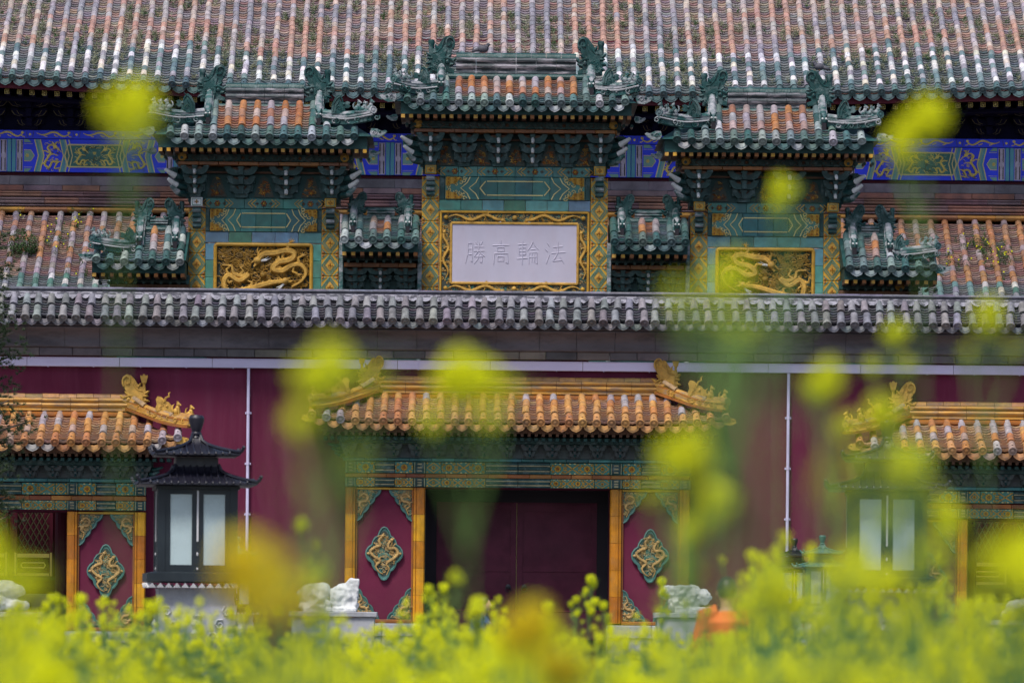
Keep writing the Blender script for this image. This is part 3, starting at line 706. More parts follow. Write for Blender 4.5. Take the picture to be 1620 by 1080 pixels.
# =============================================================== glazed gates
YB=-.40
def gate(cx,p,label):
    g=root('glazed_gate',(cx,0,0),label,'gate','glazed gates set into the red wall')
    s=SC(YB); Z=lambda y,Y=YB: WZ(y,Y); q=lambda d:d/s
    rr=random.Random(int(cx*7)+50)
    oi,ii,po,oo=q(p['open']),q(p['ic']),q(p['oc0']),q(p['oc1'])
    ztop=Z(p['disc']+18); zcol=Z(p['coltop'])
    # body
    mb=MB()
    for sx in (-1,1):
        a,b=sorted((cx+sx*(oi+.01),cx+sx*(oo-.01)))
        mb.box(a,b,YB+.10,1.3,.25,zcol-.002,'red_panel')
    mb.box(cx-oo+.012,cx+oo-.012,YB+.12,1.3,zcol,ztop,'red_panel')
    link('gate_body',mb.mesh(),None,g)
    # columns of amber tiles
    zb=Z(p['bot'])
    for sx in (-1,1):
        for a,b in ((p['open'],p['ic']),(p['oc0'],p['oc1'])):
            xa,xb=sorted((cx+sx*q(a),cx+sx*q(b)))
            col=link('column',None,T((xa+xb)/2,YB,zb),g)
            n=int(math.ceil((p['bot']-p['coltop'])/p['cp'])); z1=zcol
            for k in range(n):
                z0=max(zb,z1-q(p['cp'])); w=xb-xa
                if z1-z0<.05: break
                t=MB(); hw=w/2-.003
                t.profile_x([(0,0)],0,0,'gloss_obj') if False else None
                vs=[];pp=[(-hw,.1),(-hw,.02),(-hw*.8,-.02),(-hw*.1,-.035),(hw*.42,-.03),(hw*.46,-.005),(hw*.56,-.005),(hw*.6,-.03),(hw*.92,-.02),(hw,.02),(hw,.1)]
                pp=[(x*sx,y) for x,y in pp]
                if sx<0: pp=pp[::-1]
                if a!=p['open']: pp=[(-x,y) for x,y in pp][::-1]
                m=len(pp); H=z1-z0-.006
                vs=[(x,y,0) for x,y in pp]+[(x,y,H) for x,y in pp]
                fs=[(i,(i+1)%m,(i+1)%m+m,i+m) for i in range(m)]+[tuple(range(m-1,-1,-1)),tuple(range(m,2*m))]
                t.add(vs,fs,'gloss_obj')
                link('column_tile',t.mesh('column_tile'),T((xa+xb)/2,YB,z0),col,jit(rr.choice([(.52,.23,.010),(.44,.17,.008),(.58,.28,.012),(.36,.12,.008)]),.12,rr)); z1=z0
        # panel trim, carvings, medallion
        xa,xb=sorted((cx+sx*q(p['ic']),cx+sx*q(p['oc0'])))
        yp=YB+.10
        mb=MB(); mb.bbox(xa+.004,xb-.004,YB+.0,YB+.2,zb-.0,zb+.075,.015,'orange'); link('bottom_rail',mb.mesh(),None,g)
        mb=MB(); mb.bbox(xa+.004,xb-.004,YB+.02,YB+.2,zcol-.05,zcol-.004,.012,'yellow'); link('top_rail',mb.mesh(),None,g)
        mb=MB()
        for xe,dx in ((xa,.035),(xb,-.035)): mb.box(min(xe,xe+dx)+.002,max(xe,xe+dx)-.002,YB+.05,YB+.2,zb+.077,zcol-.052,'orange')
        link('side_trim',mb.mesh(),None,g)
        zc=Z(p['diam']); link('medallion',MEDAL,T((xa+xb)/2,yp,zc),g)
        zt_,zb_=zcol-.055,zb+.08
        for ex,ez,me in ((1,1,CORN),(-1,1,CORN2),(1,-1,CORN2),(-1,-1,CORN)):
            X=xa+.04 if ex>0 else xb-.04
            link('corner_carving',me,T(X,yp,zt_ if ez>0 else zb_)@SCL(ex,1,ez),g)
        # plinth
        pl=link('plinth',None,T((xa+xb)/2,YB,0),g); xa2,xb2=cx+sx*(oi-.03),cx+sx*(oo+.12); xa2,xb2=sorted((xa2,xb2)); x=xa2; k=0
        zr_=[0,.3,.62,Z(p['basebot']),zb]
        for r_ in range(4):
            nb=(3,3,2,2)[r_]; L=(xb2-xa2)/nb
            for i in range(nb):
                b=MB(); pr=.04 if r_==3 else 0
                b.bbox(xa2+i*L+.004,xa2+(i+1)*L-.004,YB-.10-pr,1.2,zr_[r_]+.003,zr_[r_+1]-.003,.012,'stone_pale'); link('stone_block',b.mesh('stone_block'),None,pl)
    # beam stack
    bands=(('A',p['A']),('B',p['B']))
    for nm,(ya,yb) in bands:
        z0,z1=Z(yb),Z(ya); h=z1-z0-.006; zc=(z0+z1)/2
        for sx in (-1,1):
            w=q(p['oc0']-p['ic']); x0=cx+sx*q((p['oc0']+p['ic'])/2)
            for kd,off,ww in (('flower',-w*.335,w*.32),('bars',0,w*.335),('flower',w*.335,w*.32)):
                link('painted_tile',painted_tile(kd,ww,h),T(x0+off,YB,zc),g)
            for xm,ww in (((p['open']+p['ic'])/2,p['ic']-p['open']),((p['oc0']+p['oc1'])/2,p['oc1']-p['oc0'])):
                link('fret_tile',painted_tile('fret',q(ww)-.006,h),T(cx+sx*q(xm),YB-.03,zc),g)
            O=oi; lay=[('diamond',.085),('flower',.24),('bars',.175)]
            x=O
            for kd,fr in lay:
                ww=O*fr*2*.985 if kd!='bars' else O*fr*2
                ww=O*fr*2
                link('painted_tile',painted_tile(kd,ww-.006,h),T(cx+sx*(x-ww/2),YB,zc),g); x-=ww
    z0,z1=Z(p['O'][1]),Z(p['O'][0]); x=cx-oo; k=0
    while x<cx+oo-.02:
        L=min(.40+rr.uniform(-.03,.03),cx+oo-x); b=MB(); b.bbox(0,L-.005,-.015,.13,0,z1-z0-.01,.008,'gloss_obj')
        link('amber_trim_tile',b.mesh('amber_trim_tile'),T(x,YB,z0+.004),g,jit(rr.choice([(.28,.09,.02),(.20,.05,.02),(.36,.15,.03)]),.15,rr)); x+=L
    z0,z1=Z(p['T'][1]),Z(p['T'][0]); x=cx-oo-.05
    while x<cx+oo+.03:
        L=min(.44,cx+oo+.05-x); b=MB(); b.bbox(0,L-.005,-.08,.13,0,z1-z0-.01,.008,'gloss_obj')
        link('teal_trim_tile',b.mesh('teal_trim_tile'),T(x,YB,z0+.004),g,jit(rr.choice([(.03,.16,.17),(.02,.12,.12),(.05,.2,.2)]),.15,rr)); x+=L
    mb=MB(); z0,z1=Z(p['G'][1]),Z(p['G'][0]); mb.bbox(cx-oo-.12,cx+oo+.12,YB-.28,.5,z0,z1,.015,'green'); 
    link('eave_beam',mb.mesh(),None,g)
    mb=MB(); mb.box(cx-oo-.02,cx+oo+.02,YB-.05,.4,Z(p['T'][0])+.002,z0-.002,'bracket_grey'); link('bracket_board',mb.mesh(),None,g)
    nb=p['nb']; br=bracket('bracket_grey','green_dark','green',2); hz=(Z(p['G'][1])-Z(p['T'][0]))
    for i in range(nb):
        x=cx-oo+.06+(2*oo-.12)*i/(nb-1); link('bracket_set',shared(br,'bracket_set'),T(x,YB-.10,z0-.004)@SCL(q(27),.32,hz/1.24),g)
    for sx in (-1,1):
        mb=MB()
        for k in range(3): mb.tube([(cx+sx*(oo+.0),YB-.05,z0-.05-k*.09),(cx+sx*(oo+.2-.05*k),YB-.2,z0-.07-k*.09),(cx+sx*(oo+.34-.07*k),YB-.3,z0-.02-k*.09)],[.05,.045,.02],'green',6)
        link('corner_bracket',mb.mesh('corner_bracket',True),None,g)
    # rafters
    W=q(p['W']); mb=MB(); zf=Z(p['disc']+22,-1.1)
    n=int(2*W*.92/.135)
    for i in range(n):
        x=cx-W*.92+2*W*.92*i/(n-1); mb.box(x-.03,x+.03,-1.12,-.3,zf,zf+.055,'orange_dark'); mb.box(x-.034,x+.034,-1.0,-.3,zf-.085,zf-.025,'green_dark')
    mb.box(cx-W*.95,cx+W*.95,-1.10,-.3,zf+.057,WZ(p['disc'],-1.2)-.03,'orange_dark')
    link('rafter_ends',mb.mesh(),None,g,kind='stuff')
    # roof
    ye,yr=-1.30,-.18; ze=WZ(p['disc'],ye); zr=WZ(p['ttop'],yr)
    Rr,Ww=q(p['R'])*1.0,q(p['W'])
    lf=lambda x:.14*max(0,(abs(x-cx)-Ww*.72)/(Ww*.28))**2
    tf=lambda x:1 if abs(x-cx)<Rr+.25 else max(.1,1-(abs(x-cx)-Rr-.25)/(Ww-Rr-.25)*.95)
    rows=[cx+q(o) for o in p['rows']]
    def yc(i,k,n,x):
        c=rr.choice([(.49,.24,.08),(.45,.20,.065),(.53,.28,.09),(.41,.175,.07),(.49,.25,.10)])
        if k>=n-2 and rr.random()<.3: c=(.36,.32,.36)
        elif p.get('worn') and rr.random()<.25: c=rr.choice([(.40,.36,.36),(.38,.26,.22)])
        return jit(c,.12,rr)
    def yt(i,k,n,x):
        c=rr.choice([(.40,.22,.12),(.35,.19,.11),(.43,.28,.17),(.29,.18,.14)]) 
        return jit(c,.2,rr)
    rf=link('roof',None,T(cx,0,ze),g)
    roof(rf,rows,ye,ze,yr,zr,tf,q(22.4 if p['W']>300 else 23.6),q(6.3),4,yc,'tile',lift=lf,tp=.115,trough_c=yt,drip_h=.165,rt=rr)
    mb=MB()
    zl=ze-.02
    mb.add([(cx-Ww,ye+.03,ze+.06),(cx+Ww,ye+.03,ze+.06),(cx+Rr+.1,yr,zr-.02),(cx-Rr-.1,yr,zr-.02),(cx-Ww,1.3,ze+.06),(cx+Ww,1.3,ze+.06),(cx-Rr-.1,.3,zr-.02),(cx+Rr+.1,.3,zr-.02)],[(0,1,2,3),(1,5,7,2),(5,4,6,7),(4,0,3,6),(3,2,7,6),(0,4,5,1)],'orange_dark')
    link('roof_bed',mb.mesh(),None,rf)
    z0,z1=WZ(p['rb'],-.1),WZ(p['rt'],-.1)
    ridge_bar(rf,cx-Rr+.0,cx+Rr-.0,-.08,z0,z1,'ridge_yellow','tile_obj',p['rn'],depth=.26)
    mb=MB(); mb.profile_x([(-.23,z0-.12),(-.28,z0-.09),(-.28,z0-.05),(-.2,z0-.01),(.1,z0-.005),(.1,z0-.12)],cx-Rr-.12,cx+Rr+.12,'orange'); link('ridge_footing',mb.mesh(),None,rf)
    rd=shared(ridge_dragon('gold'),'ridge_dragon',False,50); bs=shared(beast('gold'),'guardian_beast',False,60); dh=shared(dragon_head_horned('gold'),'horned_beast_head',False,60)
    for sx in (-1,1):
        X=lambda o:cx+sx*q(o)
        k=q(36); link('ridge_dragon',rd,T(X(p['R']+p['cd']),-.12,WZ(p['rb']-2,-.12))@SCL(-sx*k,k*1.1,q(p['ch'])/1.27),rf)
        mb=MB(); yb=p['rb']-7
        P=[(X(p['R']+4),-.15,WZ(yb-0,-.1)),(X(p['R']+30),-.55,WZ(yb+9,-.5)),(X(p['R']+58),-.85,WZ(yb+19,-.85)),(X(p['R']+85),-1.1,WZ(yb+25,-1.1)),(X(p['R']+106),-1.32,WZ(yb+27,-1.3))]
        P=catmull(P,3)
        sweepbox(mb,P,.16,.10,'ridge_yellow'); mb.tube([p_+Vector((0,-.02,.03)) for p_ in P],.055,'ridge_yellow',8); sweepbox(mb,[p_-Vector((0,0,.06)) for p_ in P],.24,.05,'orange')
        mb.tube([p_+Vector((0,0,.115)) for p_ in P],.06,'ridge_yellow',8)
        mb.tube([p_+Vector((-sx*.0,-.09,.085)) for p_ in P],.018,'orange',5); mb.tube([p_+Vector((0,-.10,-.01)) for p_ in P],.022,'gold',5)
        e=P[-1]
        for k_ in range(9): 
            v_=P[2+k_%max(1,len(P)-3)]; spiral(mb,v_.x+R.uniform(-.08,.08),v_.z+.06,v_.y-.11,.05,'gold',1.2,sx,k_,.012)
        link('hip_ridge',mb.mesh('hip_ridge',False,40),None,rf)
        # two round cover tiles on top, one high by the dragon, one out to the end disc
        rt2=round_tile(.075,.34,'tile_obj',True,False); rt3=round_tile(.065,.36,'tile_obj',False,False)
        e=P[-1]; link('hip_end_tile',shared(rt2,'hip_end_tile'),T(e.x-sx*.0,e.y,e.z+.14)@RZ(sx*math.radians(38))@RX(math.radians(8)),rf,(.48,.25,.08))
        a=P[-5]; link('round_tile',shared(rt3,'round_tile'),T(a.x,a.y,a.z+.13)@RZ(sx*math.radians(45))@RX(math.radians(12)),rf,(.30,.21,.13))
        a=P[3]; link('round_tile',shared(rt3,'round_tile'),T(a.x,a.y-.03,a.z+.13)@RZ(sx*math.radians(45))@RX(math.radians(26)),rf,(.33,.22,.12))
        hx=X(p['R']+60); link('horned_beast_head',dh,T(hx,-.8,WZ(yb+14,-.8))@SCL(sx*.36,.36,.40),rf)
        for o,hh,dz in ((84,.27,12),(105,.25,16)):
            link('guardian_beast',bs,T(X(p['R']+o-2),-1.05,WZ(yb+dz,-1.05))@SCL(-sx*.26,.26,hh)@RZ(.3),rf)
        mb=MB(); ex=X(p['W']-1); zz=ze+.09
        mb.prism([(-.1,-.04),(.05,-.05),(.14,0),(.12,.07),(.0,.1),(-.1,.08)],-.06,.06,'gold'); mb.ball((.08,-.05,.05),.03,'gold',6,4)
        link('corner_beast',mb.mesh('corner_beast',False,50),T(ex,ye,zz-.06)@SCL(sx,1,1),rf)
    # door
    D=p['open']; yd=.95
    if p.get('door'):
        zt2=zcol
        mb=MB(); mb.box(cx-oi,cx+oi,yd-.08,yd+.12,zt2-.25,zt2-.01,'dark'); mb.box(cx-oi+.0,cx-oi+.22,yd-.1,yd+.1,.2,zt2-.25,'dark'); mb.box(cx+oi-.22,cx+oi,yd-.1,yd+.1,.2,zt2-.25,'dark'); link('door_frame',mb.mesh(),None,g)
        for sx in (-1,1):
            mb=MB(); a,b=sorted((cx+sx*.012,cx+sx*(oi-.22)))
            mb.box(a,b,yd,yd+.08,.35,zt2-.25,'door_red')
            w=b-a
            for x0,x1 in ((a,a+.11),(b-.11,b)): mb.box(x0+.001,x1-.001,yd-.025,yd+.02,.352,zt2-.252,'door_red')
            for z in (.36,1.45,2.35,zt2-.42): mb.box(a+.112,b-.112,yd-.02,yd+.02,z,z+.12,'door_red')
            d=link('door_leaf',mb.mesh('door_leaf'),None,g)
            h=MB(); h.lathe([(.05,0),(.05,.01),(.02,.02),(.02,.05)],(cx+sx*.16,yd-.026,2.05),'black_metal',10,axis='y')
            h.tube([(cx+sx*.16+.055*math.cos(t),yd-.06,2.0+.055*math.sin(t)) for t in [i*PI/5 for i in range(11)]],.009,'black_metal',5)
            link('ring_handle',h.mesh(),None,d)
        mb=MB(); mb.box(cx-.008,cx+.008,yd+.05,yd+.06,.36,zt2-.26,'gold_pale'); link('door_gap_strip',mb.mesh(),None,g)  # light line between the leaves, put in as a pale strip
        mb=MB(); mb.bbox(cx-oi,cx+oi,yd-.3,yd+.1,Z(1012),Z(966),.02,'door_red'); mb.box(cx-oi,cx+oi,yd-.31,yd-.2,Z(966)+.001,Z(965)+.01,'red_panel'); link('threshold',mb.mesh(),None,g)
    return g
CEN=dict(open=146,ic=165,oc0=256,oc1=273,disc=668,coltop=772,bot=987,basebot=1008,cp=42.5,diam=877,A=(731.5,750),O=(750,757),B=(757,771.5),T=(725.5,731),G=(692,703),nb=16,W=331,R=219,ttop=629,rb=624,rt=596,rn=11,rows=[o for k in range(-15,15) for o in [11.2+22.35*k]],ch=60,cd=32,door=True)
SID=dict(open=110,ic=127,oc0=217,oc1=235,disc=706,coltop=815,bot=1004,basebot=1023,cp=37.5,diam=909,A=(770,789),O=(790,798),B=(798,813),T=(763,769),G=(733,743),nb=14,W=296,R=203,ttop=664,rb=657,rt=629,rn=9,rows=[24.0*k for k in range(-12,13)],ch=58,cd=28,worn=True)
gate(AX,CEN,'wide central gate with amber tiled roof and closed dark red double door')
gate(AX-SIDE,SID,'amber roofed side gate at the left end of the wall, its doorway standing open')
SID2=dict(SID); 
gate(AX+SIDE,SID2,'amber roofed side gate partly hidden behind yellow flowers and the second black lantern')
# behind the open side doors: the lattice front of a hall
for sx,lab in ((-1,'dark red lattice screen with gilt fittings seen through the open gate'),(1,'dark lattice screen in shadow behind the doorway of the flower-hidden gate')):
    cx=AX+sx*SIDE; t=root('lattice_screen',(cx,4.2,0),lab,'screen','lattice screens behind the side gates'); Y=4.2; s=SC(Y)
    mb=MB(); mb.box(cx-3.2,cx+3.2,Y+.06,Y+.16,.2,4.4,'red_paint'); link('backing',mb.mesh(),None,t)
    z0,z1=WZ(912,Y,200),WZ(833,Y,200)
    mb=MB(); mb.box(cx-3.2,cx+3.2,Y-.03,Y+.05,WZ(918,Y,200),WZ(913,Y,200),'gilt_dim'); mb.box(cx-3.2,cx+3.2,Y-.1,Y+.05,WZ(938,Y,200),WZ(922,Y,200),'red_paint'); mb.box(cx-3.2,cx+3.2,Y-.4,Y+.05,.1,WZ(940,Y,200),'stone_pale'); link('sill',mb.mesh(),None,t)
    for k in range(-3,4):
        xc=cx+k*.92+.37; w=.80
        f=MB()
        for a,b in ((xc-w/2,xc-w/2+.07),(xc+w/2-.07,xc+w/2)): f.box(a,b,Y-.02,Y+.05,z0,z1+.6,'red_paint'); f.box(a+.015,b-.015,Y-.028,Y-.021,z0+.0,z0+.48,'gilt')
        f.box(xc-w/2+.07,xc+w/2-.07,Y-.02,Y+.05,z0+.38,z0+.46,'gilt'); f.box(xc-w/2+.07,xc+w/2-.07,Y-.02,Y+.05,z0,z0+.06,'gilt')
        f.tube([(xc-.22,Y-.02,z0+.17),(xc+.22,Y-.02,z0+.17),(xc+.25,Y-.02,z0+.22),(xc+.22,Y-.02,z0+.27),(xc-.22,Y-.02,z0+.27),(xc-.25,Y-.02,z0+.22),(xc-.22,Y-.02,z0+.17)],.012,'gilt',4)
        wd=link('window',f.mesh('window'),None,t)
        l=MB(); n=5
        for i in range(-n,n+1):
            for d in (-1,1):
                x0=xc+i*.12; zz=z0+.46; H=z1+.6-zz
                pts=[]
                for u in [j/20 for j in range(21)]:
                    xx=x0+d*u*H*.55
                    if abs(xx-xc)<w/2-.07: pts.append((xx,Y+.0,zz+u*H))
                if len(pts)>1: l.tube([pts[0],pts[-1]],.012,'gilt_dim',4)
        link('lattice',l.mesh('lattice'),None,wd)
    mb=MB()
    link('red_post',MB().lathe([(.16,0),(.16,4.2)],(cx-sx*1.12,2.2,0),'red_paint',14).mesh(),None,t)
# =============================================================== glazed memorial archway behind the wall
YP=12.0
arch=root('glazed_archway',(AX,YP,0),'tall green and yellow glazed memorial archway with three towers and a white inscribed tablet','archway')
s7=SC(YP)
def q7(d): return d/s7
def Z7(y,Y=YP): return WZ(y,Y)
ra=random.Random(77)
TEALS=[(.028,.13,.125),(.04,.165,.15),(.024,.115,.13),(.055,.19,.175),(.05,.14,.24),(.04,.18,.13),(.10,.22,.34)]
WTEAL=[(.055,.125,.125),(.14,.21,.205),(.035,.095,.095),(.24,.29,.295),(.085,.15,.15),(.40,.42,.44)]
def green_tile(): return jit(ra.choice(WTEAL),.2,ra)
def ocol(limit):
    def f(i,k,n,x):
        if k==0: return green_tile()
        if abs(x-limit[0])<limit[1]:
            return jit(ra.choice([(.36,.14,.055),(.34,.16,.10),(.36,.25,.22),(.33,.30,.34),(.40,.18,.07),(.38,.29,.28),(.30,.27,.30)]),.15,ra)
        return green_tile()
    return f
def trcol(limit):
    def f(i,k,n,x):
        if abs(x-limit[0])<limit[1] and k>.9: return jit(ra.choice([(.30,.14,.08),(.24,.14,.11),(.28,.19,.16),(.20,.17,.17)]),.25,ra)
        return jit((.10,.14,.145),.35,ra)
    return f
DRG=ridge_dragon('green','low'); BEG=beast('green_worn'); WIG=winged('green')
# column tile
def column_tile(w,h):
    mb=MB(); mb.bbox(-w/2,w/2,-.03,.1,0,h,.01,'yellow')
    c=h/2
    line(mb,[(0,h-.012),(w*.47,c),(0,.012),(-w*.47,c),(0,h-.012)],.022,-.03,'green_light',.012); line(mb,[(0,c+h*.35),(w*.34,c),(0,c-h*.35),(-w*.34,c),(0,c+h*.35)],.022,-.03,'green_light',.012)
    P=[(0,c+h*.27),(w*.26,c),(0,c-h*.27),(-w*.26,c)]
    mb.prism(P,-.045,-.02,'gold'); rosette(mb,0,c,-.055,w*.17,'yellow','orange',4)
    for sx in (-1,1):
        for k in (0,1):
            z=k*h; d=1 if k==0 else -1
            line(mb,[(sx*w*.2,z+d*.012),(sx*w*.48,z+d*h*.22)],.016,-.03,'green_light',.01); mb.ball((sx*w*.4,-.035,z+d*h*.07),(.03,.015,.03),'orange',5,4)
    return mb.mesh('column_tile',False,40)
CT={}
def arch_column(cx,half,y0,y1,w=27.5,th=35,cap=True,Y=YP):
    xw=q7(w); z1=Z7(y0); n=int(math.ceil((y1-y0)/th)); h=q7(th)
    col=link('column',None,T(cx,Y,0),arch)
    if 'm' not in CT: CT['m']=column_tile(q7(27.5)-.005,q7(35)-.006)
    zb=Z7(y1)
    b=MB(); b.box(cx-xw/2+.01,cx+xw/2-.01,Y+.08,Y+1.4,0,z1,'green_dark'); link('shaft',b.mesh(),None,col)
    # first tile course starts behind the corbel
    z=Z7(y0); 
    for k in range(n+1):
        z-=h; link('column_tile',CT['m'],T(cx,Y,z+.003)@SCL(1,1,1),col)
    return col
def corbel(cx,y0):
    p=link('corbel',None,T(cx,YP,Z7(y0+14)),arch); w=q7(18)
    b=MB(); b.bbox(cx-w/2,cx+w/2,YP-.26,YP-.02,Z7(y0+14),Z7(y0),.015,'stone_white' if cx<AX-6 else 'yellow'); line(b,[(cx-w*.38,Z7(y0+12)),(cx+w*.38,Z7(y0+12)),(cx+w*.38,Z7(y0+2)),(cx-w*.38,Z7(y0+2)),(cx-w*.38,Z7(y0+12))],.012,YP-.26,'green_light'); rosette(b,cx,Z7(y0+7),YP-.27,.05,'orange','yellow',4)
    link('yellow_block',b.mesh(),None,p)
    b=MB(); w=q7(13)
    for k in range(4):
        z1=Z7(y0+16+k*8); z0=Z7(y0+16+k*8+7.6); dp=.20-.035*k
        b.profile_x([(YP-dp,z0),(YP-dp-.03,z0+.03),(YP-dp-.03,z1-.03),(YP-dp,z1),(YP-.02,z1),(YP-.02,z0)],cx-w/2,cx+w/2,'green_worn' if k%2==0 else 'green')
    link('rolled_bracket',b.mesh(),None,p)
def frieze_and_panel(cx,hw,y,n):
    """y: top of frieze; hw half width px"""
    H=q7(hw); 
    b=MB(); b.box(cx-H,cx+H,YP+.06,YP+1.2,Z7(y+52),Z7(y),'green_dark'); link('panel_backing',b.mesh(),None,arch)
    m=int(round(2*hw/30)); L=2*H/m
    for i in range(m):
        b=MB(); b.bbox(-L/2+.003,L/2-.003,0,.06,0,q7(15.5),.006,'gloss_obj'); link('frieze_tile',b.mesh('frieze_tile'),T(cx-H+(i+.5)*L,YP-.01,Z7(y+16)),arch,jit(ra.choice(TEALS[:4]),.15,ra))
    b=MB(); zc=Z7(y+8); nn=4 if hw>100 else 3; hh=q7(6)
    for i in range(nn):
        x=cx-H*.8+1.6*H*i/(nn-1); rosette(b,x,zc,YP-.03,.075,'orange','yellow',6)
        for sx in (-1,1): rosette(b,x+sx*.15,zc,YP-.025,.04,'orange_dark',None,4); 
        for sx in (-1,1):
            x1=x+sx*(.26 if nn==4 else .22)
            line(b,[(x1-sx*.05,zc+hh),(x1+sx*.05,zc),(x1-sx*.05,zc-hh)],.018,YP-.01,'yellow'); line(b,[(x1+sx*.03,zc+hh),(x1+sx*.13,zc),(x1+sx*.03,zc-hh)],.014,YP-.01,'yellow')
    link('frieze_relief',b.mesh('frieze_relief',False,50),None,arch)
    P=H*.93; z0,z1=Z7(y+52.5),Z7(y+16.5); L=2*P/n
    for i in range(n):
        b=MB(); b.bbox(-L/2+.002,L/2-.002,0,.06,0,z1-z0-.006,.006,'gloss_obj'); link('panel_tile',b.mesh('panel_tile'),T(cx-P+(i+.5)*L,YP-.03,z0),arch,jit(ra.choice(TEALS[:4]),.13,ra))
    for sx in (-1,1):
        b=MB(); b.bbox(min(cx+sx*(P+.005),cx+sx*H),max(cx+sx*(P+.005),cx+sx*H),YP-.015,YP+.06,z0,z1-.006,.006,'green'); link('panel_border',b.mesh('panel_border'),None,arch)
    b=MB(); zc=(z0+z1)/2; hh=(z1-z0)/2*.98; y_=YP-.03
    for sx in (-1,1):
        for d in (0,):
            X=lambda f:cx+sx*P*f
            line(b,[(X(.42),zc+hh*.62),(X(.50),zc)][0:2],.02,y_,'gold_pale'); line(b,[(X(.42),zc-hh*.62),(X(.50),zc)],.02,y_,'gold_pale')
            line(b,[(X(.40),zc+hh*.62),(cx,zc+hh*.62)],.02,y_,'gold_pale'); line(b,[(X(.40),zc-hh*.62),(cx,zc-hh*.62)],.02,y_,'gold_pale')
            for o in (.08,.2):
                line(b,[(X(.44+o),zc+hh),(X(.48+o),zc+hh*.5),(X(.575+o),zc),(X(.48+o),zc-hh*.5),(X(.44+o),zc-hh)],.018,y_,'gold_pale')
        for sz in (-1,1):
            for (fx,fz,rr_) in ((.95,.8,.10),(.85,.82,.09),(.95,.5,.08),(.86,.5,.07),(.78,.8,.07),(.95,.26,.05)):
                rosette(b,X(fx),zc+sz*hh*fz,y_-.035,rr_*hh*2.4,'yellow','orange',6)
            b.prism([(X(.99),zc+sz*hh*.97),(X(.78),zc+sz*hh*.97),(X(.83),zc+sz*hh*.5),(X(.99),zc+sz*hh*.2)],y_-.015,y_,'yellow')
            for k in range(5):
                f=k/4; spiral(b,X(.72+.22*f*f),zc+sz*hh*(.92-.78*f**.8),y_-.01,.05,'gold_pale',1.0,sx*sz,k,.012)
    link('gilded_relief',b.mesh('gilded_relief',False,50),None,arch)
def plain_row(cx,hw,y0,y1,n):
    H=q7(hw); L=2*H/n; z0,z1=Z7(y1),Z7(y0)
    for i in range(n):
        b=MB(); b.bbox(-L/2+.003,L/2-.003,0,.1,0,z1-z0-.006,.008,'gloss_obj'); link('wall_tile',b.mesh('wall_tile'),T(cx-H+(i+.5)*L,YP-.02,z0),arch,jit(ra.choice([(.085,.24,.24),(.06,.20,.175),(.12,.22,.33),(.06,.17,.12),(.085,.22,.26)]),.13,ra))
BRG=bracket('green','orange_dark',None,3); BRW=bracket('green','orange_dark','stone_white',3)
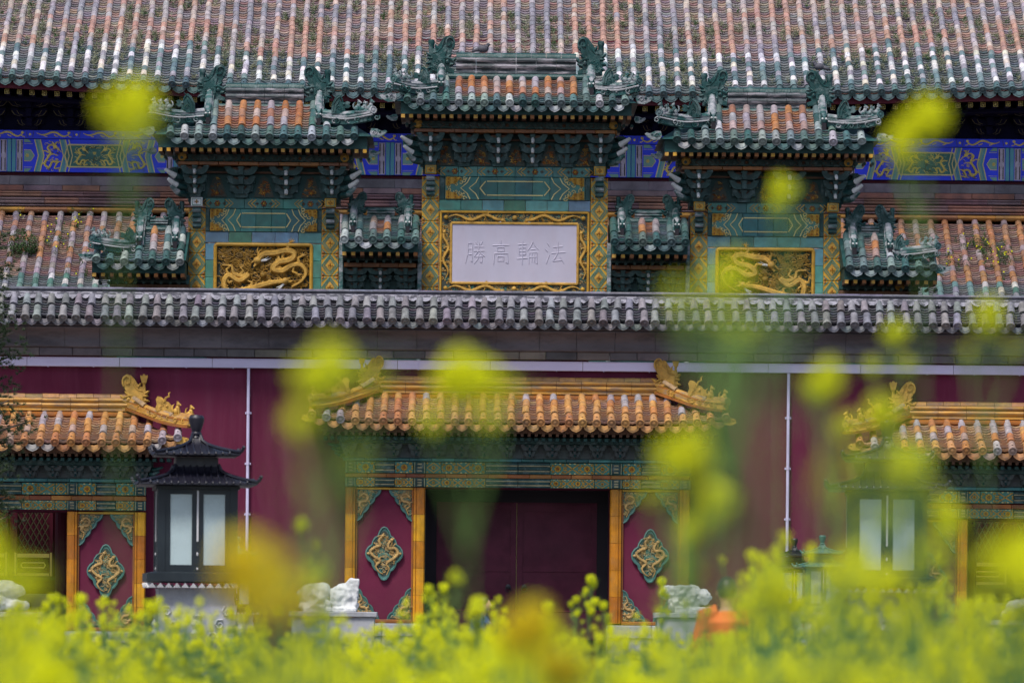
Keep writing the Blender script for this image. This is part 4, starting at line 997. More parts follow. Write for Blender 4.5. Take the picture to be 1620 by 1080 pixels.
def tower(cx,roofp,bay):
    """one roofed tower of the archway"""
    p=roofp; g=arch
    ye,yr=YP-1.25,YP-.1
    cw=p['W']; q=q7
    ze=WZ(p['disc'],ye); zr=WZ(p['ttop'],yr)
    a=q(p['a']); W=q(p['W']); rc=cx+q(p.get('ro',0))
    rf=link('roof',None,T(cx,YP,ze),g)
    ol=p['clip']; 
    def tf(x):
        d=abs(x-rc)
        if d<a+.02 or (x<cx and not p['hipL']) or (x>cx and not p['hipR']): return 1
        return max(.12,.46-.3*(d-a)/(W+abs(rc-cx)-a)) 
    lf=lambda x:(.11*max(0,(abs(x-cx)-W*.62)/(W*.38))**2) if p['hipL'] and x<cx or p['hipR'] and x>cx else 0
    rows=[cx+q(o) for o in p['rows']]
    roof(rf,rows,ye,ze,yr,zr,tf,q(p['sp']),q(p['r']),p.get('nseg',4),ocol((rc,q(p['or']))),'tile',lift=lf,tp=.105,trough_c=trcol((rc,q(p['or']))),drip_h=.17,rt=ra,jitter=.006)
    mb=MB(); 
    x0,x1=cx-W*.97,cx+W*.97
    aL=a if p['hipL'] else W; aR=a if p['hipR'] else W
    mb.add([(x0,ye+.03,ze+.03),(x1,ye+.03,ze+.03),(min(cx+W,rc+aR),yr,zr-.03),(max(cx-W,rc-aL),yr,zr-.03),(x0,YP+2.0,ze+.03),(x1,YP+2.0,ze+.03),(max(cx-W,rc-aL),YP+.9,zr-.03),(min(cx+W,rc+aR),YP+.9,zr-.03)],[(0,1,2,3),(1,5,7,2),(5,4,6,7),(4,0,3,6),(3,2,7,6),(0,4,5,1)],'green_dark')
    link('roof_bed',mb.mesh(),None,rf)
    # ridge
    z0,z1=WZ(p['rb'],YP),WZ(p['rt'],YP)
    rx=q(p['rx']); ridge_bar(rf,rc-rx,rc+rx,YP+.02,z0+.02,z1,'black_worn' if not p.get('small') else 'green_worn','green',max(1,int(rx*2/.42)),depth=.3)
    mb=MB(); mb.tube([(rc-a,YP-.13,z0-.04),(rc+a,YP-.13,z0-.04)],.065,'green',8); link('ridge_footing',mb.mesh('ridge_footing',False,40),None,rf)
    me=shared(DRG,'ridge_dragon',False,50); kw,kh=q(p['cw']),q(p['chh'])/1.27
    for sx in (-1,1):
        x=rc-sx*q(p['cx0'])   # sx=+1: left dragon
        link('ridge_dragon',me,T(x,YP+.02,WZ(p['cb'],YP))@SCL(sx*kw,kw*1.1,kh*1.22 if not p.get('small') else kh*1.2),rf)
        # vertical ridge on the slope
        vx=rc-sx*q(p['vr']); w=q(p['vw'])
        ang=math.atan2(zr-ze,yr-ye)
        top=(yr+.05,zr+q(p['vh'])); yb_=ye+(yr-ye)*p.get('vb',.36); zb_=ze+(zr-ze)*p.get('vb',.36)
        mb=MB()
        pts=[Vector((vx,top[0],zr+.0)),Vector((vx,(top[0]+yb_)/2,(zr+zb_)/2-.01)),Vector((vx,yb_,zb_))]
        sweepbox(mb,pts,w,[q(p['vh'])*.72,q(p['vh'])*.5,q(p['vh'])*.42],'green_worn')
        sweepbox(mb,[v+Vector((0,.0,.02)) for v in pts],w*1.25,.05,'green')
        mb.tube([pts[0]+Vector((0,0,q(p['vh'])*.8)),pts[1]+Vector((0,0,q(p['vh'])*.56)),pts[2]+Vector((0,.02,q(p['vh'])*.46))],w*.42,'green_worn',8)
        # beast head and open tile end at the foot
        hz=zb_+q(p['vh'])*.2
        mb.ball((vx,yb_-.03,hz+.13),(w*.42,.09,.10),'green',8,5)
        for s2 in (-1,1): mb.ball((vx+s2*w*.22,yb_-.12,hz+.17),.022,'stone_white',6,4); mb.tube([(vx+s2*w*.2,yb_,hz+.2),(vx+s2*w*.38,yb_-.02,hz+.3)],[.03,.01],'green',4)
        mb.box(vx-w*.24,vx+w*.24,yb_-.12,yb_-.04,hz-.08,hz+.08,'dark')
        mb.bbox(vx-w*.62,vx+w*.62,yb_-.13,yb_+.1,zb_-.09,zb_+.0,.02,'green'); mb.box(vx-w*.45,vx+w*.45,yb_-.134,yb_-.12,zb_-.07,zb_-.03,'dark')
        link('descending_ridge',mb.mesh('descending_ridge',False,45),None,rf)
        if (sx==1 and p['hipL']) or (sx==-1 and p['hipR']):
            hb=WZ(p['hy'],ye+.5)
            P=[Vector((vx-sx*w*.5,ye+.48,hb-.0)),Vector((vx-sx*(W-q(p['vr']))*.5,ye+.25,hb-.06)),Vector((cx-sx*(W-.08),ye-.02,hb+.015))]
            P=catmull(P,4); mb=MB()
            sweepbox(mb,[v-Vector((0,0,.10)) for v in P],.16,.15,'green'); sweepbox(mb,[v+Vector((0,0,.05)) for v in P],.22,.04,'green_worn')
            mb.tube([v+Vector((0,0,.13)) for v in P],.065,'green_worn',8)
            mb.tube([v+Vector((0,-.11,.02)) for v in P],.02,'stone_pale',5)
            for k_ in range(8):
                v_=P[1+k_%(len(P)-1)]; spiral(mb,v_.x+ra.uniform(-.1,.1),v_.z-.04,v_.y-.10,.07,'green_worn' if k_%2 else 'green',1.2,sx,k_,.018)
            link('hip_ridge',mb.mesh('hip_ridge',False,40),None,rf)
            e=P[-1]; rt2=round_tile(.075,.3,'tile_obj',True,False)
            link('hip_end_tile',shared(rt2,'hip_end_tile'),T(e.x,e.y-.03,e.z+.12)@RZ(-sx*math.radians(30)),rf,green_tile())
            i=4; wv=P[3]; k=q(p['wk'])
            link('curled_dragon_head',shared(WIG,'curled_dragon_head',False,50),T(wv.x,wv.y,wv.z+.13)@SCL(sx*k,k,k*1.0),rf)
            for f,hh in ((.70,.24),(.82,.22),(.95,.25)):
                v=P[min(len(P)-1,int(f*(len(P)-1)))]; v=P[0].lerp(P[-1],f)
                link('guardian_beast',shared(BEG,'guardian_beast',False,60),T(v.x,v.y-.02,WZ(p['hy'],ye+.3)+.12)@RZ(ra.uniform(-.4,.4))@SCL(sx*.28,.28,hh*1.1),rf)
            mb=MB(); ex=0
            mb.prism([(.16,-.0),(.1,-.12),(-.1,-.14),(-.28,-.05),(-.36,.04),(-.3,.08),(-.2,.05),(-.05,.12),(.12,.12)],-.09,.09,'green_worn')
            for s2 in (-1,1): mb.ball((-.14,s2*.09,.03),.04,'green',6,4); spiral(mb,0,0,s2*.1,.08,'green_worn',1.3,1,0,.02)
            link('corner_beast',mb.mesh('corner_beast',False,50),T(cx-sx*(W-.02),ye+.05,ze+lf(cx-W+.01)-.0)@SCL(sx*.72,.75,.75),rf)
            if not p.get('small'): link('corner_beast',mb.mesh('corner_beast',False,50),T(cx-sx*(W-.08),ye+.35,ze-.30)@SCL(sx*.5,.55,.55),rf)
    # rafters
    zf=WZ(p['disc']+22,ye+.2); n=int(2*W*.9/.165); mb=MB(); mb2=MB()
    xx0,xx1=cx-W*.9,cx+W*.9
    for i in range(n):
        x=xx0+(xx1-xx0)*i/(n-1)
        mb.box(x-.045,x+.045,ye+.16,YP,zf-.04,zf+.045,'orange_dark'); mb.box(x-.04,x+.04,ye+.152,ye+.158,zf-.035,zf+.04,'gold' if i%3==0 else 'yellow' if i%4==1 else 'orange')
        mb2.lathe([(.035,0),(.035,.5)],(x+.08,YP+.0,zf-.12),'green',8,axis='y')
    mb.box(xx0-.05,xx1+.05,ye+.17,YP+1.5,zf+.05,ze+.02,'green_dark')
    link('square_rafter_ends',mb.mesh(),None,g,kind='stuff'); link('round_rafter_ends',mb2.mesh('m',False,40),None,g,kind='stuff')
def eave_stack(cx,hw,dy,sets,corner,hz=50,lean=None,medal=True,Yf=YP):
    """green beam with medallions, amber strip, bracket zone.  dy: offset from the central tower"""
    H=q7(hw+18); z0,z1=Z7(207.5+dy),Z7(195+dy)
    b=MB(); b.bbox(cx-H,cx+H,YP-.42,YP+1.2,z0,z1,.02,'green'); 
    bm=link('eave_beam',b.mesh(),None,arch)
    b=MB(); rr_=ra
    x=cx-H+.25
    while x<cx+H-.2:
        rosette(b,x,(z0+z1)/2,YP-.42,.05,'orange_dark','orange',6); line(b,[(x-.22,z0+.02),(x-.12,(z0+z1)/2),(x-.22,z1-.02)],.014,YP-.42,'orange_dark'); line(b,[(x+.22,z0+.02),(x+.12,(z0+z1)/2),(x+.22,z1-.02)],.014,YP-.42,'orange_dark'); x+=.62
    link('beam_flowers',b.mesh('beam_flowers',False,50),None,arch,kind='stuff')
    if medal:
        for sx in medal if isinstance(medal,tuple) else (-1,1):
            b=MB(); b.lathe([(.098,0),(.098,.02),(.085,.035),(.075,.02),(.05,.02),(.045,.035),(.03,.035),(.001,.04)],(cx+sx*q7(hw+6),YP-.46,Z7(200+dy)),'gold',16,axis='y'); b.box(cx+sx*q7(hw+6)-.04,cx+sx*q7(hw+6)+.04,YP-.44,YP-.3,Z7(213+dy),z0,'orange'); link('medallion',b.mesh('medallion',False,40),None,arch)
    z0,z1=Z7(213.5+dy),Z7(208+dy); x=cx-H+.08
    while x<cx+H-.1:
        L=min(.44,cx+H-.08-x); b=MB(); b.bbox(0,L-.006,-.5,1.2,0,z1-z0,.01,'gloss_obj'); link('amber_trim_tile',b.mesh('amber_trim_tile'),T(x,YP,z0),arch,jit(ra.choice([(.24,.08,.02),(.30,.12,.03),(.2,.07,.03)]),.15,ra)); x+=L
    zb=Z7(213.5+dy+hz)
    b=MB(); b.box(cx-q7(hw-2),cx+q7(hw-2),YP+.02,YP+1.2,zb-.1,z0-.004,'green_dark'); b.box(cx-H+.2,cx+H-.2,YP-.1,YP-.02,Z7(224+dy),Z7(221+dy),'orange_dark'); link('bracket_board',b.mesh(),None,arch)
    for i,o in enumerate(sets):
        m=BRW if (i%3!=0) else BRG
        link('bracket_set',shared(m,'bracket_set'),T(cx+q7(o),YP-.02,z0-.01)@SCL(q7(corner[1]),.62,q7(hz)/1.22),arch)
    if len(sets)>1 and hz>40:
        ss=sorted(sets); mids=[(ss[i]+ss[i+1])/2 for i in range(len(ss)-1)]+[ss[0]-(ss[1]-ss[0])*.55,ss[-1]+(ss[1]-ss[0])*.55]
        for o in mids:
            b=MB(); x=cx+q7(o); b.prism([(x-.22,zb+.01),(x+.22,zb+.01),(x+.16,zb+.2),(x+.08,zb+.42),(x,zb+.47),(x-.08,zb+.42),(x-.16,zb+.2)],YP-.01,YP+.02,'relief_ground')
            rosette(b,x,zb+.10,YP-.02,.06,'orange','yellow',5)
            clutter(b,lambda a,c:abs(a-x)<.2*(1-(c-zb)/.5) and c>zb+.03,x-.2,x+.2,zb,zb+.45,YP-.01,.035,['orange','gold','orange','orange_dark'],34,int(o*9)+5)
            link('floral_panel',b.mesh('floral_panel',False,50),None,arch)
    if corner[0]:
        for sx in (-1,1):
            x=cx+sx*q7(hw-14)
            for k,(ox,w) in enumerate(((0,.9),)):
                link('corner_bracket_set',shared(BRG if 0 else BRW,'bracket_set'),T(x,YP-.14,z0-.01)@RZ(sx*.0)@SCL(q7(42),.75,q7(hz)/1.22),arch)
                link('corner_bracket_set',shared(BRG,'bracket_set'),T(x+sx*.14,YP+.3,z0-.01)@RZ(sx*PI/2)@SCL(q7(42),.72,q7(hz)/1.22),arch)
            b=MB()
            for k,zz in enumerate((226,241,252)):
                z=Z7(zz+dy); x0=cx+sx*q7(hw+2); k2=(1,.85,.7)[k]
                P=catmull([(x0,YP-.25,z-.09),(x0+sx*.16*k2,YP-.4,z-.08),(x0+sx*.30*k2,YP-.5,z-.01),(x0+sx*.42*k2,YP-.56,z+.07)],3)
                n=len(P); b.tube(P[:n//2],[.075]*(n//2),'green',7); b.tube(P[n//2-1:],[.07-.035*i/(n-n//2) for i in range(n-n//2+1)],'stone_white' if k<2 else 'green_worn',7)
            link('corner_beak',b.mesh('corner_beak',False,60),None,arch)

def rows_half(n,sp): return [sp*(k+.5) for k in range(-n,n)]
# ---- central tower
tower(AX,dict(W=197,a=126,disc=163.5,ttop=126,rb=120,rt=84,rx=95,cw=38,chh=50,cx0=136,cb=118,vr=118,vw=13,vh=26,hy=141,wk=27,sp=20.05,r=6.1,rows=rows_half(9,20.05),**{'or':95},clip=None,hipL=True,hipR=True),None)
eave_stack(AX,148,0,[-81,-27,27,82],(True,44))
for sx in (-1,1):
    corbel(AX+sx*q7(133.5),264); arch_column(AX+sx*q7(133.5),0,281,480)
frieze_and_panel(AX,119,264,8)
plain_row(AX,119.5,317,334,7)
# tablet and its frame
tb=link('tablet',None,T(AX,YP,Z7(450)),arch)
b=MB(); b.box(AX-q7(99),AX+q7(99),YP-.03,YP+.2,Z7(447.5),Z7(355),'plaque_white'); link('tablet_face',b.mesh(),None,tb)
GL={
'sheng':[[(18,10),(17,55),(6,96)],[(18,11),(38,11),(38,90),(30,84)],[(20,35),(36,35)],[(20,58),(36,58)],[(54,6),(60,18)],[(84,4),(76,18)],[(48,26),(90,26)],[(44,44),(96,43)],[(70,8),(66,44),(46,68)],[(72,46),(82,58),(97,68)],[(52,68),(86,67),(82,93),(72,88)],[(68,57),(63,78),(46,97)]],
'gao':[[(50,0),(50,13)],[(12,20),(88,18)],[(34,28),(34,43),(66,43)],[(34,28),(66,28),(66,43)],[(20,54),(17,98)],[(20,54),(82,53),(84,95),(73,90)],[(36,66),(36,84),(64,84)],[(36,66),(65,66),(64,84)]],
'lun':[[(4,16),(45,13)],[(9,29),(10,58),(40,57)],[(9,29),(40,28),(40,57)],[(10,43),(40,42)],[(0,75),(49,71)],[(25,3),(25,99)],[(74,2),(64,22),(48,40)],[(74,4),(84,22),(101,37)],[(64,35),(85,34)],[(57,49),(55,96)],[(57,49),(93,48),(94,94),(86,90)],[(69,50),(69,88)],[(81,50),(81,88)],[(57,67),(93,66)]],
'fa':[[(12,8),(23,22)],[(4,33),(15,45)],[(22,56),(8,94)],[(40,25),(84,22)],[(62,3),(62,48)],[(32,50),(97,46)],[(60,50),(50,70),(38,84),(84,78)],[(74,64),(90,92)]]}
for nm,px in (('sheng',517),('gao',738),('lun',968),('fa',1203)):
    b=MB(); S_=.0047; X0=AX+q7((660+px/5.4)-818); Zc=Z7(300+541/5.4)
    for st in GL[nm]:
        P=[(X0+(x-50)*S_,Zc+(50-z)*S_*1.12) for x,z in st]
        w=.030
        n=len(P); y=YP-.03; h=.012
        # tapered, bevelled brush stroke
        vs=[];fs=[]
        for i,(x,z) in enumerate(P):
            a=P[max(i-1,0)]; c=P[min(i+1,n-1)]; dx,dz=c[0]-a[0],c[1]-a[1]; l=math.hypot(dx,dz) or 1
            ww=w*(1.15 if i==0 else .55 if i==n-1 and n>2 else 1.0)/2; nx,nz=-dz/l*ww,dx/l*ww
            vs+=[(x+nx,y,z+nz),(x,y-h,z),(x-nx,y,z-nz)]
        for i in range(n-1):
            a=3*i; fs+=[(a,a+1,a+4,a+3),(a+1,a+2,a+5,a+4)]
        fs+=[(0,2,1),(3*n-3,3*n-2,3*n-1)]
        b.add(vs,fs,'plaque_white')
    link('carved_character',b.mesh('carved_character'),None,tb)
fr=link('tablet_frame',None,T(AX,YP,Z7(450)),arch)
xo,xi=q7(117.5),q7(99.5); zt_,zi,zbi,zbo=Z7(335.5),Z7(354.5),Z7(448),Z7(466)
b=MB(); b.box(AX-xo,AX+xo,YP+.0,YP+.18,zi,zt_,'relief_ground'); b.box(AX-xo,AX+xo,YP,YP+.18,zbo,zbi,'relief_ground')
for sx in (-1,1): b.box(min(AX+sx*xi,AX+sx*xo),max(AX+sx*xi,AX+sx*xo),YP+.001,YP+.18,zbi+.001,zi-.001,'relief_ground')
def rect_tube(b,x0,x1,z0,z1,y,r,m):
    b.tube([(x0,y,z1),(x1,y,z1)],r,m,6); b.tube([(x0,y,z0),(x1,y,z0)],r,m,6); b.tube([(x0,y,z0),(x0,y,z1)],r,m,6); b.tube([(x1,y,z0),(x1,y,z1)],r,m,6)
rect_tube(b,AX-xo+.01,AX+xo-.01,zbo,zt_-.01,YP-.02,.028,'yellow'); rect_tube(b,AX-xi-.01,AX+xi+.01,zbi-.01,zi+.01,YP-.03,.03,'gold')
link('frame_moulding',b.mesh('frame_moulding',False,40),None,fr)
zc=(zt_+zi)/2; zc2=(zbi+zbo)/2
for zz,cnt in ((zc,1),(zc2,2)):
    for sx in (-1,1):
        b=MB(); P=[(AX+sx*(1.45-.13*i),zz+.055*math.sin(i*1.25)) for i in range(10)]; carve_dragon(b,P,YP-.02,.032,'gold',sx,legs=(.35,.65),mh='stone_white',k=4)
        clutter(b,lambda x,z:True,AX+.05 if sx>0 else AX-1.5,AX+1.5 if sx>0 else AX-.05,zz-.07,zz+.07,YP-.0,.035,['gold','relief_gold','relief_gold2','green_light'],130,cnt+sx,.009)
        link('dragon_relief',b.mesh('dragon_relief',False,50),None,fr)
    b=MB(); b.ball((AX,YP-.05,zz),.055,'gold',10,6); 
    for sx in (-1,1): b.ball((AX+sx*(xo+xi)/2,YP-.05,zz),.05,'yellow',10,6)
    link('pearl',b.mesh('pearl',True),None,fr)
for sx in (-1,1):
    b=MB(); P=[(AX+sx*(xo+xi)/2+.055*math.sin(i*1.3),zbi+.1+.11*i) for i in range(10)]; carve_dragon(b,P,YP-.02,.03,'gold',sx,legs=(.3,.6),k=4)
    x=AX+sx*(xo+xi)/2; clutter(b,lambda a,c:True,x-.09,x+.09,zbi,zi,YP-.0,.035,['gold','relief_gold','green_light','relief_gold2'],110,9+sx,.009)
    link('dragon_relief',b.mesh('dragon_relief',False,50),None,fr)
# ---- side towers
for sgn in (-1,1):
    cx=AX+sgn*q7(397)
    tower(cx,dict(W=178,a=92,disc=220,ttop=170,rb=171,rt=135,rx=62,cw=38,chh=48,cx0=101,cb=165,vr=87,vw=13,vh=26,hy=190,wk=30,sp=22.2,r=6.3,rows=rows_half(7,22.2),**{'or':68},clip=None,hipL=True,hipR=True),None)
    eave_stack(cx,122,55,[-35.5,35.5],(True,50),48)
    for sx in (-1,1):
        corbel(cx+sx*q7(105.5),318); arch_column(cx+sx*q7(105.5),0,335,480)
    frieze_and_panel(cx,92,318,7)
    plain_row(cx,92,371,388,5)
    # plain glazed border tiles beside the dragon panel
    for sx in (-1,1):
        z=Z7(389)
        for k in range(4):
            z1=z; z0=z-q7(27); b=MB(); b.bbox(-q7(7.6),q7(7.6),-.02,.1,0,z1-z0-.006,.008,'gloss_obj'); link('wall_tile',b.mesh('wall_tile'),T(cx+sx*q7(84),YP,z0),arch,jit(ra.choice([(.10,.26,.34),(.07,.26,.22),(.12,.24,.40),(.06,.20,.15)]),.13,ra)); z=z0
    dp=link('dragon_panel',None,T(cx,YP,Z7(440)),arch)
    hw,z1,z0=q7(76),Z7(391),Z7(476); zc=(z0+z1)/2; hh=(z1-z0)/2
    b=MB(); b.box(cx-hw+.01,cx+hw-.01,YP+.05,YP+.2,z0+.01,z1-.01,'relief_ground'); link('panel_ground',b.mesh(),None,dp)
    b=MB(); r_=.05; P=[]
    for (ax_,az_,a0) in ((hw-r_,hh-r_,0),(-hw+r_,hh-r_,PI/2),(-hw+r_,-hh+r_,PI),(hw-r_,-hh+r_,1.5*PI)):
        for k in range(4): a=a0+k*PI/6; P.append((cx+ax_+r_*math.cos(a),YP-.02,zc+az_+r_*math.sin(a)))
    P.append(P[0]); b.tube(P,.042,'yellow',8); link('panel_frame',b.mesh('panel_frame',False,40),None,dp)
    def UV(L): return [(cx-sgn*(x-555)/475*hw*.93, zc+hh*.90-(y-140)/520*hh*1.8) for x,y in L]
    b=MB(); carve_dragon(b,UV([(860,560),(960,500),(1010,410),(960,330),(860,330),(760,390),(660,370),(720,300),(850,270),(880,200),(800,175),(680,200),(560,215),(500,270)]),YP-.0,.07,'gold',-sgn,legs=(.25,.5,.75),mh='stone_white',k=4); link('dragon_relief',b.mesh('dragon_relief',False,50),None,dp)
    b=MB(); carve_dragon(b,UV([(120,335),(215,345),(240,420),(330,450),(400,430),(300,500),(190,440),(140,520),(180,620),(350,600),(500,560),(640,520),(780,500)]),YP-.0,.062,'gold',sgn,legs=(.2,.5,.75),mh='stone_white',k=4); link('dragon_relief',b.mesh('dragon_relief',False,50),None,dp)
    b=MB(); clutter(b,lambda x,z:True,cx-hw*.92,cx+hw*.92,z0+.03,z1-.05,YP+.02,.070,['gold','relief_gold','gold','gold'],430,21+sgn,.024)
    for k in range(90):
        xx=ra.uniform(cx-hw*.92,cx+hw*.6); zz=ra.uniform(z0+.03,z1-.05); L=ra.uniform(.12,.38); b.tube([(min(xx+L*t,cx+hw*.93),YP+.03,zz+.016*math.sin(t*14+k)) for t in (0,.2,.4,.6,.8,1)],[.006,.02,.024,.024,.02,.006],'gold' if k%3 else 'relief_gold',4); b.ball((cx,YP-.0,zc-hh*.12),.075,'gold',12,8); link('cloud_scrolls',b.mesh('cloud_scrolls',False,50),None,dp)
    # ---- low linking bays between the towers
    lx=AX+sgn*q7(211.5)
    tower(lx,dict(W=62,a=48,disc=382,ttop=350,rb=346,rt=330,rx=22,cw=26,chh=36,cx0=49,cb=348,vr=43,vw=12,vh=24,vb=.35,hy=372,wk=20,sp=22.3,r=6.3,rows=[-55.7,-33.4,-11.1,11.1,33.4,55.7],**{'or':22},clip=None,hipL=False,hipR=False,small=True,nseg=3,dark=False),None)
    b=MB(); b.bbox(lx-q7(62),lx+q7(62),YP-.3,YP+1.1,Z7(416),Z7(404),.015,'green'); b.box(lx-q7(62),lx+q7(62),YP+.1,YP+1.1,0,Z7(417),'green_dark'); link('linking_wall',b.mesh(),None,arch)
    b=MB()
    for sx in (-1,1): b.bbox(lx+sx*q7(62)-.045,lx+sx*q7(62)+.045,YP-.34,YP+1.0,0,Z7(385),.012,'green_worn')
    link('corner_post',b.mesh(),None,arch)
    z0,z1=Z7(426),Z7(419)
    for i in range(4): 
        L=q7(114)/4; b=MB(); b.bbox(0,L-.006,-.32,.1,0,z1-z0,.01,'gloss_obj'); link('amber_trim_tile',b.mesh('amber_trim_tile'),T(lx-q7(57)+i*L,YP,z0),arch,jit((.22,.075,.02),.2,ra))
    for o in (-40,0,40): link('bracket_set',shared(BRW if o==0 else BRG,'bracket_set'),T(lx+q7(o),YP+.05,Z7(427))@SCL(q7(40),.5,q7(36)/1.22),arch)
    # ---- low outer bays
    lx=AX+sgn*q7(590)
    tower(lx,dict(ro=-sgn*28,W=77,a=34,disc=419,ttop=370,rb=366,rt=350,rx=14,cw=28,chh=42,cx0=37,cb=368,vr=28,vw=13,vh=24,vb=.42,hy=396,wk=24,sp=21.8,r=6.3,rows=[-65.4,-43.6,-21.8,0,21.8,43.6,65.4],**{'or':9},clip=None,hipL=sgn<0,hipR=sgn>0,small=True,nseg=4),None)
    b=MB(); b.box(lx-q7(38),lx+q7(77),YP+.1,YP+1.1,0,Z7(440),'green_dark') if sgn<0 else b.box(lx-q7(77),lx+q7(38),YP+.1,YP+1.1,0,Z7(440),'green_dark')
    x0,x1=(lx-q7(48),lx+q7(77)) if sgn<0 else (lx-q7(77),lx+q7(48))
    b.bbox(x0,x1,YP-.3,YP+1.1,Z7(455),Z7(441),.015,'green'); b.bbox(x0,x1,YP-.33,YP+1.0,Z7(462),Z7(456),.01,'orange_dark'); link('outer_wall',b.mesh(),None,arch)
    b=MB(); b.lathe([(.11,0),(.11,.02),(.095,.035),(.085,.02),(.055,.02),(.05,.035),(.001,.04)],(lx+sgn*q7(18),YP-.36,Z7(448)),'gold',16,axis='y'); link('medallion',b.mesh('medallion',False,40),None,arch)
# =============================================================== the double-eaved hall behind
YH=25.0
hall=root('temple_hall',(AX,YH,0),'large hall behind the archway, double eaved with worn tiled roofs and blue painted beams','temple')
rh=random.Random(99)
# ---- upper roof
ye,yr=22.6,34.0; se=SC(ye)
q6=lambda d,Y=ye:d/SC(Y)
th=math.radians(31)
ze=WZ(147.5,ye); zr=ze+(yr-ye)*math.tan(th)
ECX=AX+.9
lift=lambda x:.0017*(x-ECX)**2
sp=22.9/se; r=5.5/se
nr=92; rows=[AX+(i-nr/2+.5)*sp+rh.uniform(-.012,.012) for i in range(nr)]
nseg=52
vis=1.0
def hcol(i,k,n,x):
    lim=7.2+1.2*math.sin(i*.37)+rh.uniform(-.6,.6)+ (1.2 if i>50 else 0)
    if k==0: return jit(rh.choice([(.075,.135,.14),(.06,.11,.12)]),.2,rh)
    if k<lim:
        return jit(rh.choice([(.70,.68,.72),(.64,.58,.52),(.13,.20,.22),(.10,.16,.18),(.17,.24,.25),(.52,.50,.54),(.28,.27,.31),(.66,.64,.66),(.36,.35,.39)]),.12,rh)
    pal=[(.43,.25,.20),(.41,.26,.22),(.47,.38,.34),(.42,.34,.32),(.42,.38,.39),(.37,.32,.34),(.32,.29,.33),(.25,.24,.28)]
    v=noise.noise(Vector((x*.7,k*.22,5)))*1.3+.45+rh.uniform(-.28,.28); return jit(pal[max(0,min(7,int(v*8)))],.12,rh)
    return jit(rh.choice([(.42,.24,.20),(.38,.23,.21),(.37,.30,.33),(.30,.26,.31),(.45,.25,.18),(.46,.34,.30),(.22,.20,.25),(.42,.30,.28),(.40,.34,.36)]),.14,rh)
def htr(i,k,n,x):
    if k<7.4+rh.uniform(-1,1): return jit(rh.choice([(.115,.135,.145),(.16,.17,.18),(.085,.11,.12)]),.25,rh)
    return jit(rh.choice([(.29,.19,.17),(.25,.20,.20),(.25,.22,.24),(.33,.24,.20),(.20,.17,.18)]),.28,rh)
ur=link('upper_roof',None,T(AX,ye,ze),hall)
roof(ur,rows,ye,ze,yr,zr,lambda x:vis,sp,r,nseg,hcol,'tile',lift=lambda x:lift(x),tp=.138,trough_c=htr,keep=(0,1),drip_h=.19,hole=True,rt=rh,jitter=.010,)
mb=MB(); n=40; vs=[];fs=[]
for i in range(n+1):
    x=AX-16+32*i/n; l=lift(x)
    vs+=[(x,ye+.02,ze+l-.03),(x,yr,zr-.05),(x,yr+11.4,ze)]
for i in range(n): a=3*i; fs+=[(a,a+3,a+4,a+1),(a+1,a+4,a+5,a+2)]
mb.add(vs,fs,'ridge_brown'); link('roof_bed',mb.mesh(),None,ur)
# eave edge: red board, square rafter ends with the fret emblem
def strip(y0,y1,yf,yb,m,name,par=hall,ln=lambda x:lift(x)):
    mb=MB(); vs=[];fs=[]; n=60
    for i in range(n+1):
        x=AX-15.5+31*i/n; l=ln(x)
        vs+=[(x,yf,WZ(y1,yf)+l),(x,yf,WZ(y0,yf)+l),(x,yb,WZ(y0,yf)+l),(x,yb,WZ(y1,yf)+l)]
    for i in range(n):
        a=4*i; fs+=[(a,a+4,a+5,a+1),(a+1,a+5,a+6,a+2),(a+3,a+7,a+4,a)]
    mb.add(vs,fs,m); return link(name,mb.mesh(),None,par)
strip(156,165,ye+.10,ye+.3,'red_paint','eave_board')
em=MB(); a=.055; em.box(-a,a,-.0,1.4,-a,a,'navy')
def seg(x0,x1,z0,z1): em.box(x0*a,x1*a,-.008,-.002,z0*a,z1*a,'gilt')
for (x0,x1,z0,z1) in ((-1,1,.86,1),(-1,1,-1,-.86),(-1,-.86,-.86,.86),(.86,1,-.86,.86)): seg(x0,x1,z0,z1)
t=.13; e=.56   # hooked cross emblem, arms turning anticlockwise
seg(-t/2*1.2,t/2*1.2,-e,e); seg(-e,-t/2*1.2,-t/2,t/2); seg(t/2*1.2,e,-t/2,t/2)
seg(-e,-t/2*1.2,e-t,e); seg(t/2*1.2,e,-e,-e+t); seg(e-t,e,t/2,e); seg(-e,-e+t,-e,-t/2)
eme=em.mesh('rafter_end')
i=0; x=AX-15
while x<AX+15:
    zz=WZ(171,ye+.35)+lift(x)
    link('rafter_end',eme,T(x,ye+.35,zz),hall); x+=19.8/SC(ye+.35)
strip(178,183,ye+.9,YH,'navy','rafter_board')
# dark bracket zone
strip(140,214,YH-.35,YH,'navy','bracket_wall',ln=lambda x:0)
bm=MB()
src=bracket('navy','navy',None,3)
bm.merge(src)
for k in range(3):   # fine gilt outlines
    w=(1,.86,.6)[k]; hg=1.1/3; z=-k*hg; yo=-.5+.17*k-.004
    for sx in (-1,1):
        L=[(sx*w*.26,z-hg*.9),(sx*w*.42,z-hg*.75),(sx*w*.5,z-hg*.35),(sx*w*.5,z-.1)]
        line(bm,L,.016,yo,'gilt_dim',.004); line(bm,[(x*.72,zz+.03) for x,zz in L],.014,yo,'gilt_dim',.004)
bme=bm.mesh('bracket_set')
x=AX-14.6; w=66/SC(YH-.6); k=0
while x<AX+14.7: link('bracket_set',bme,T(x,YH-.38,WZ(166,YH-.5))@SCL(w*.95,1.0,(WZ(166,YH)-WZ(212,YH))/1.22),hall); x+=w
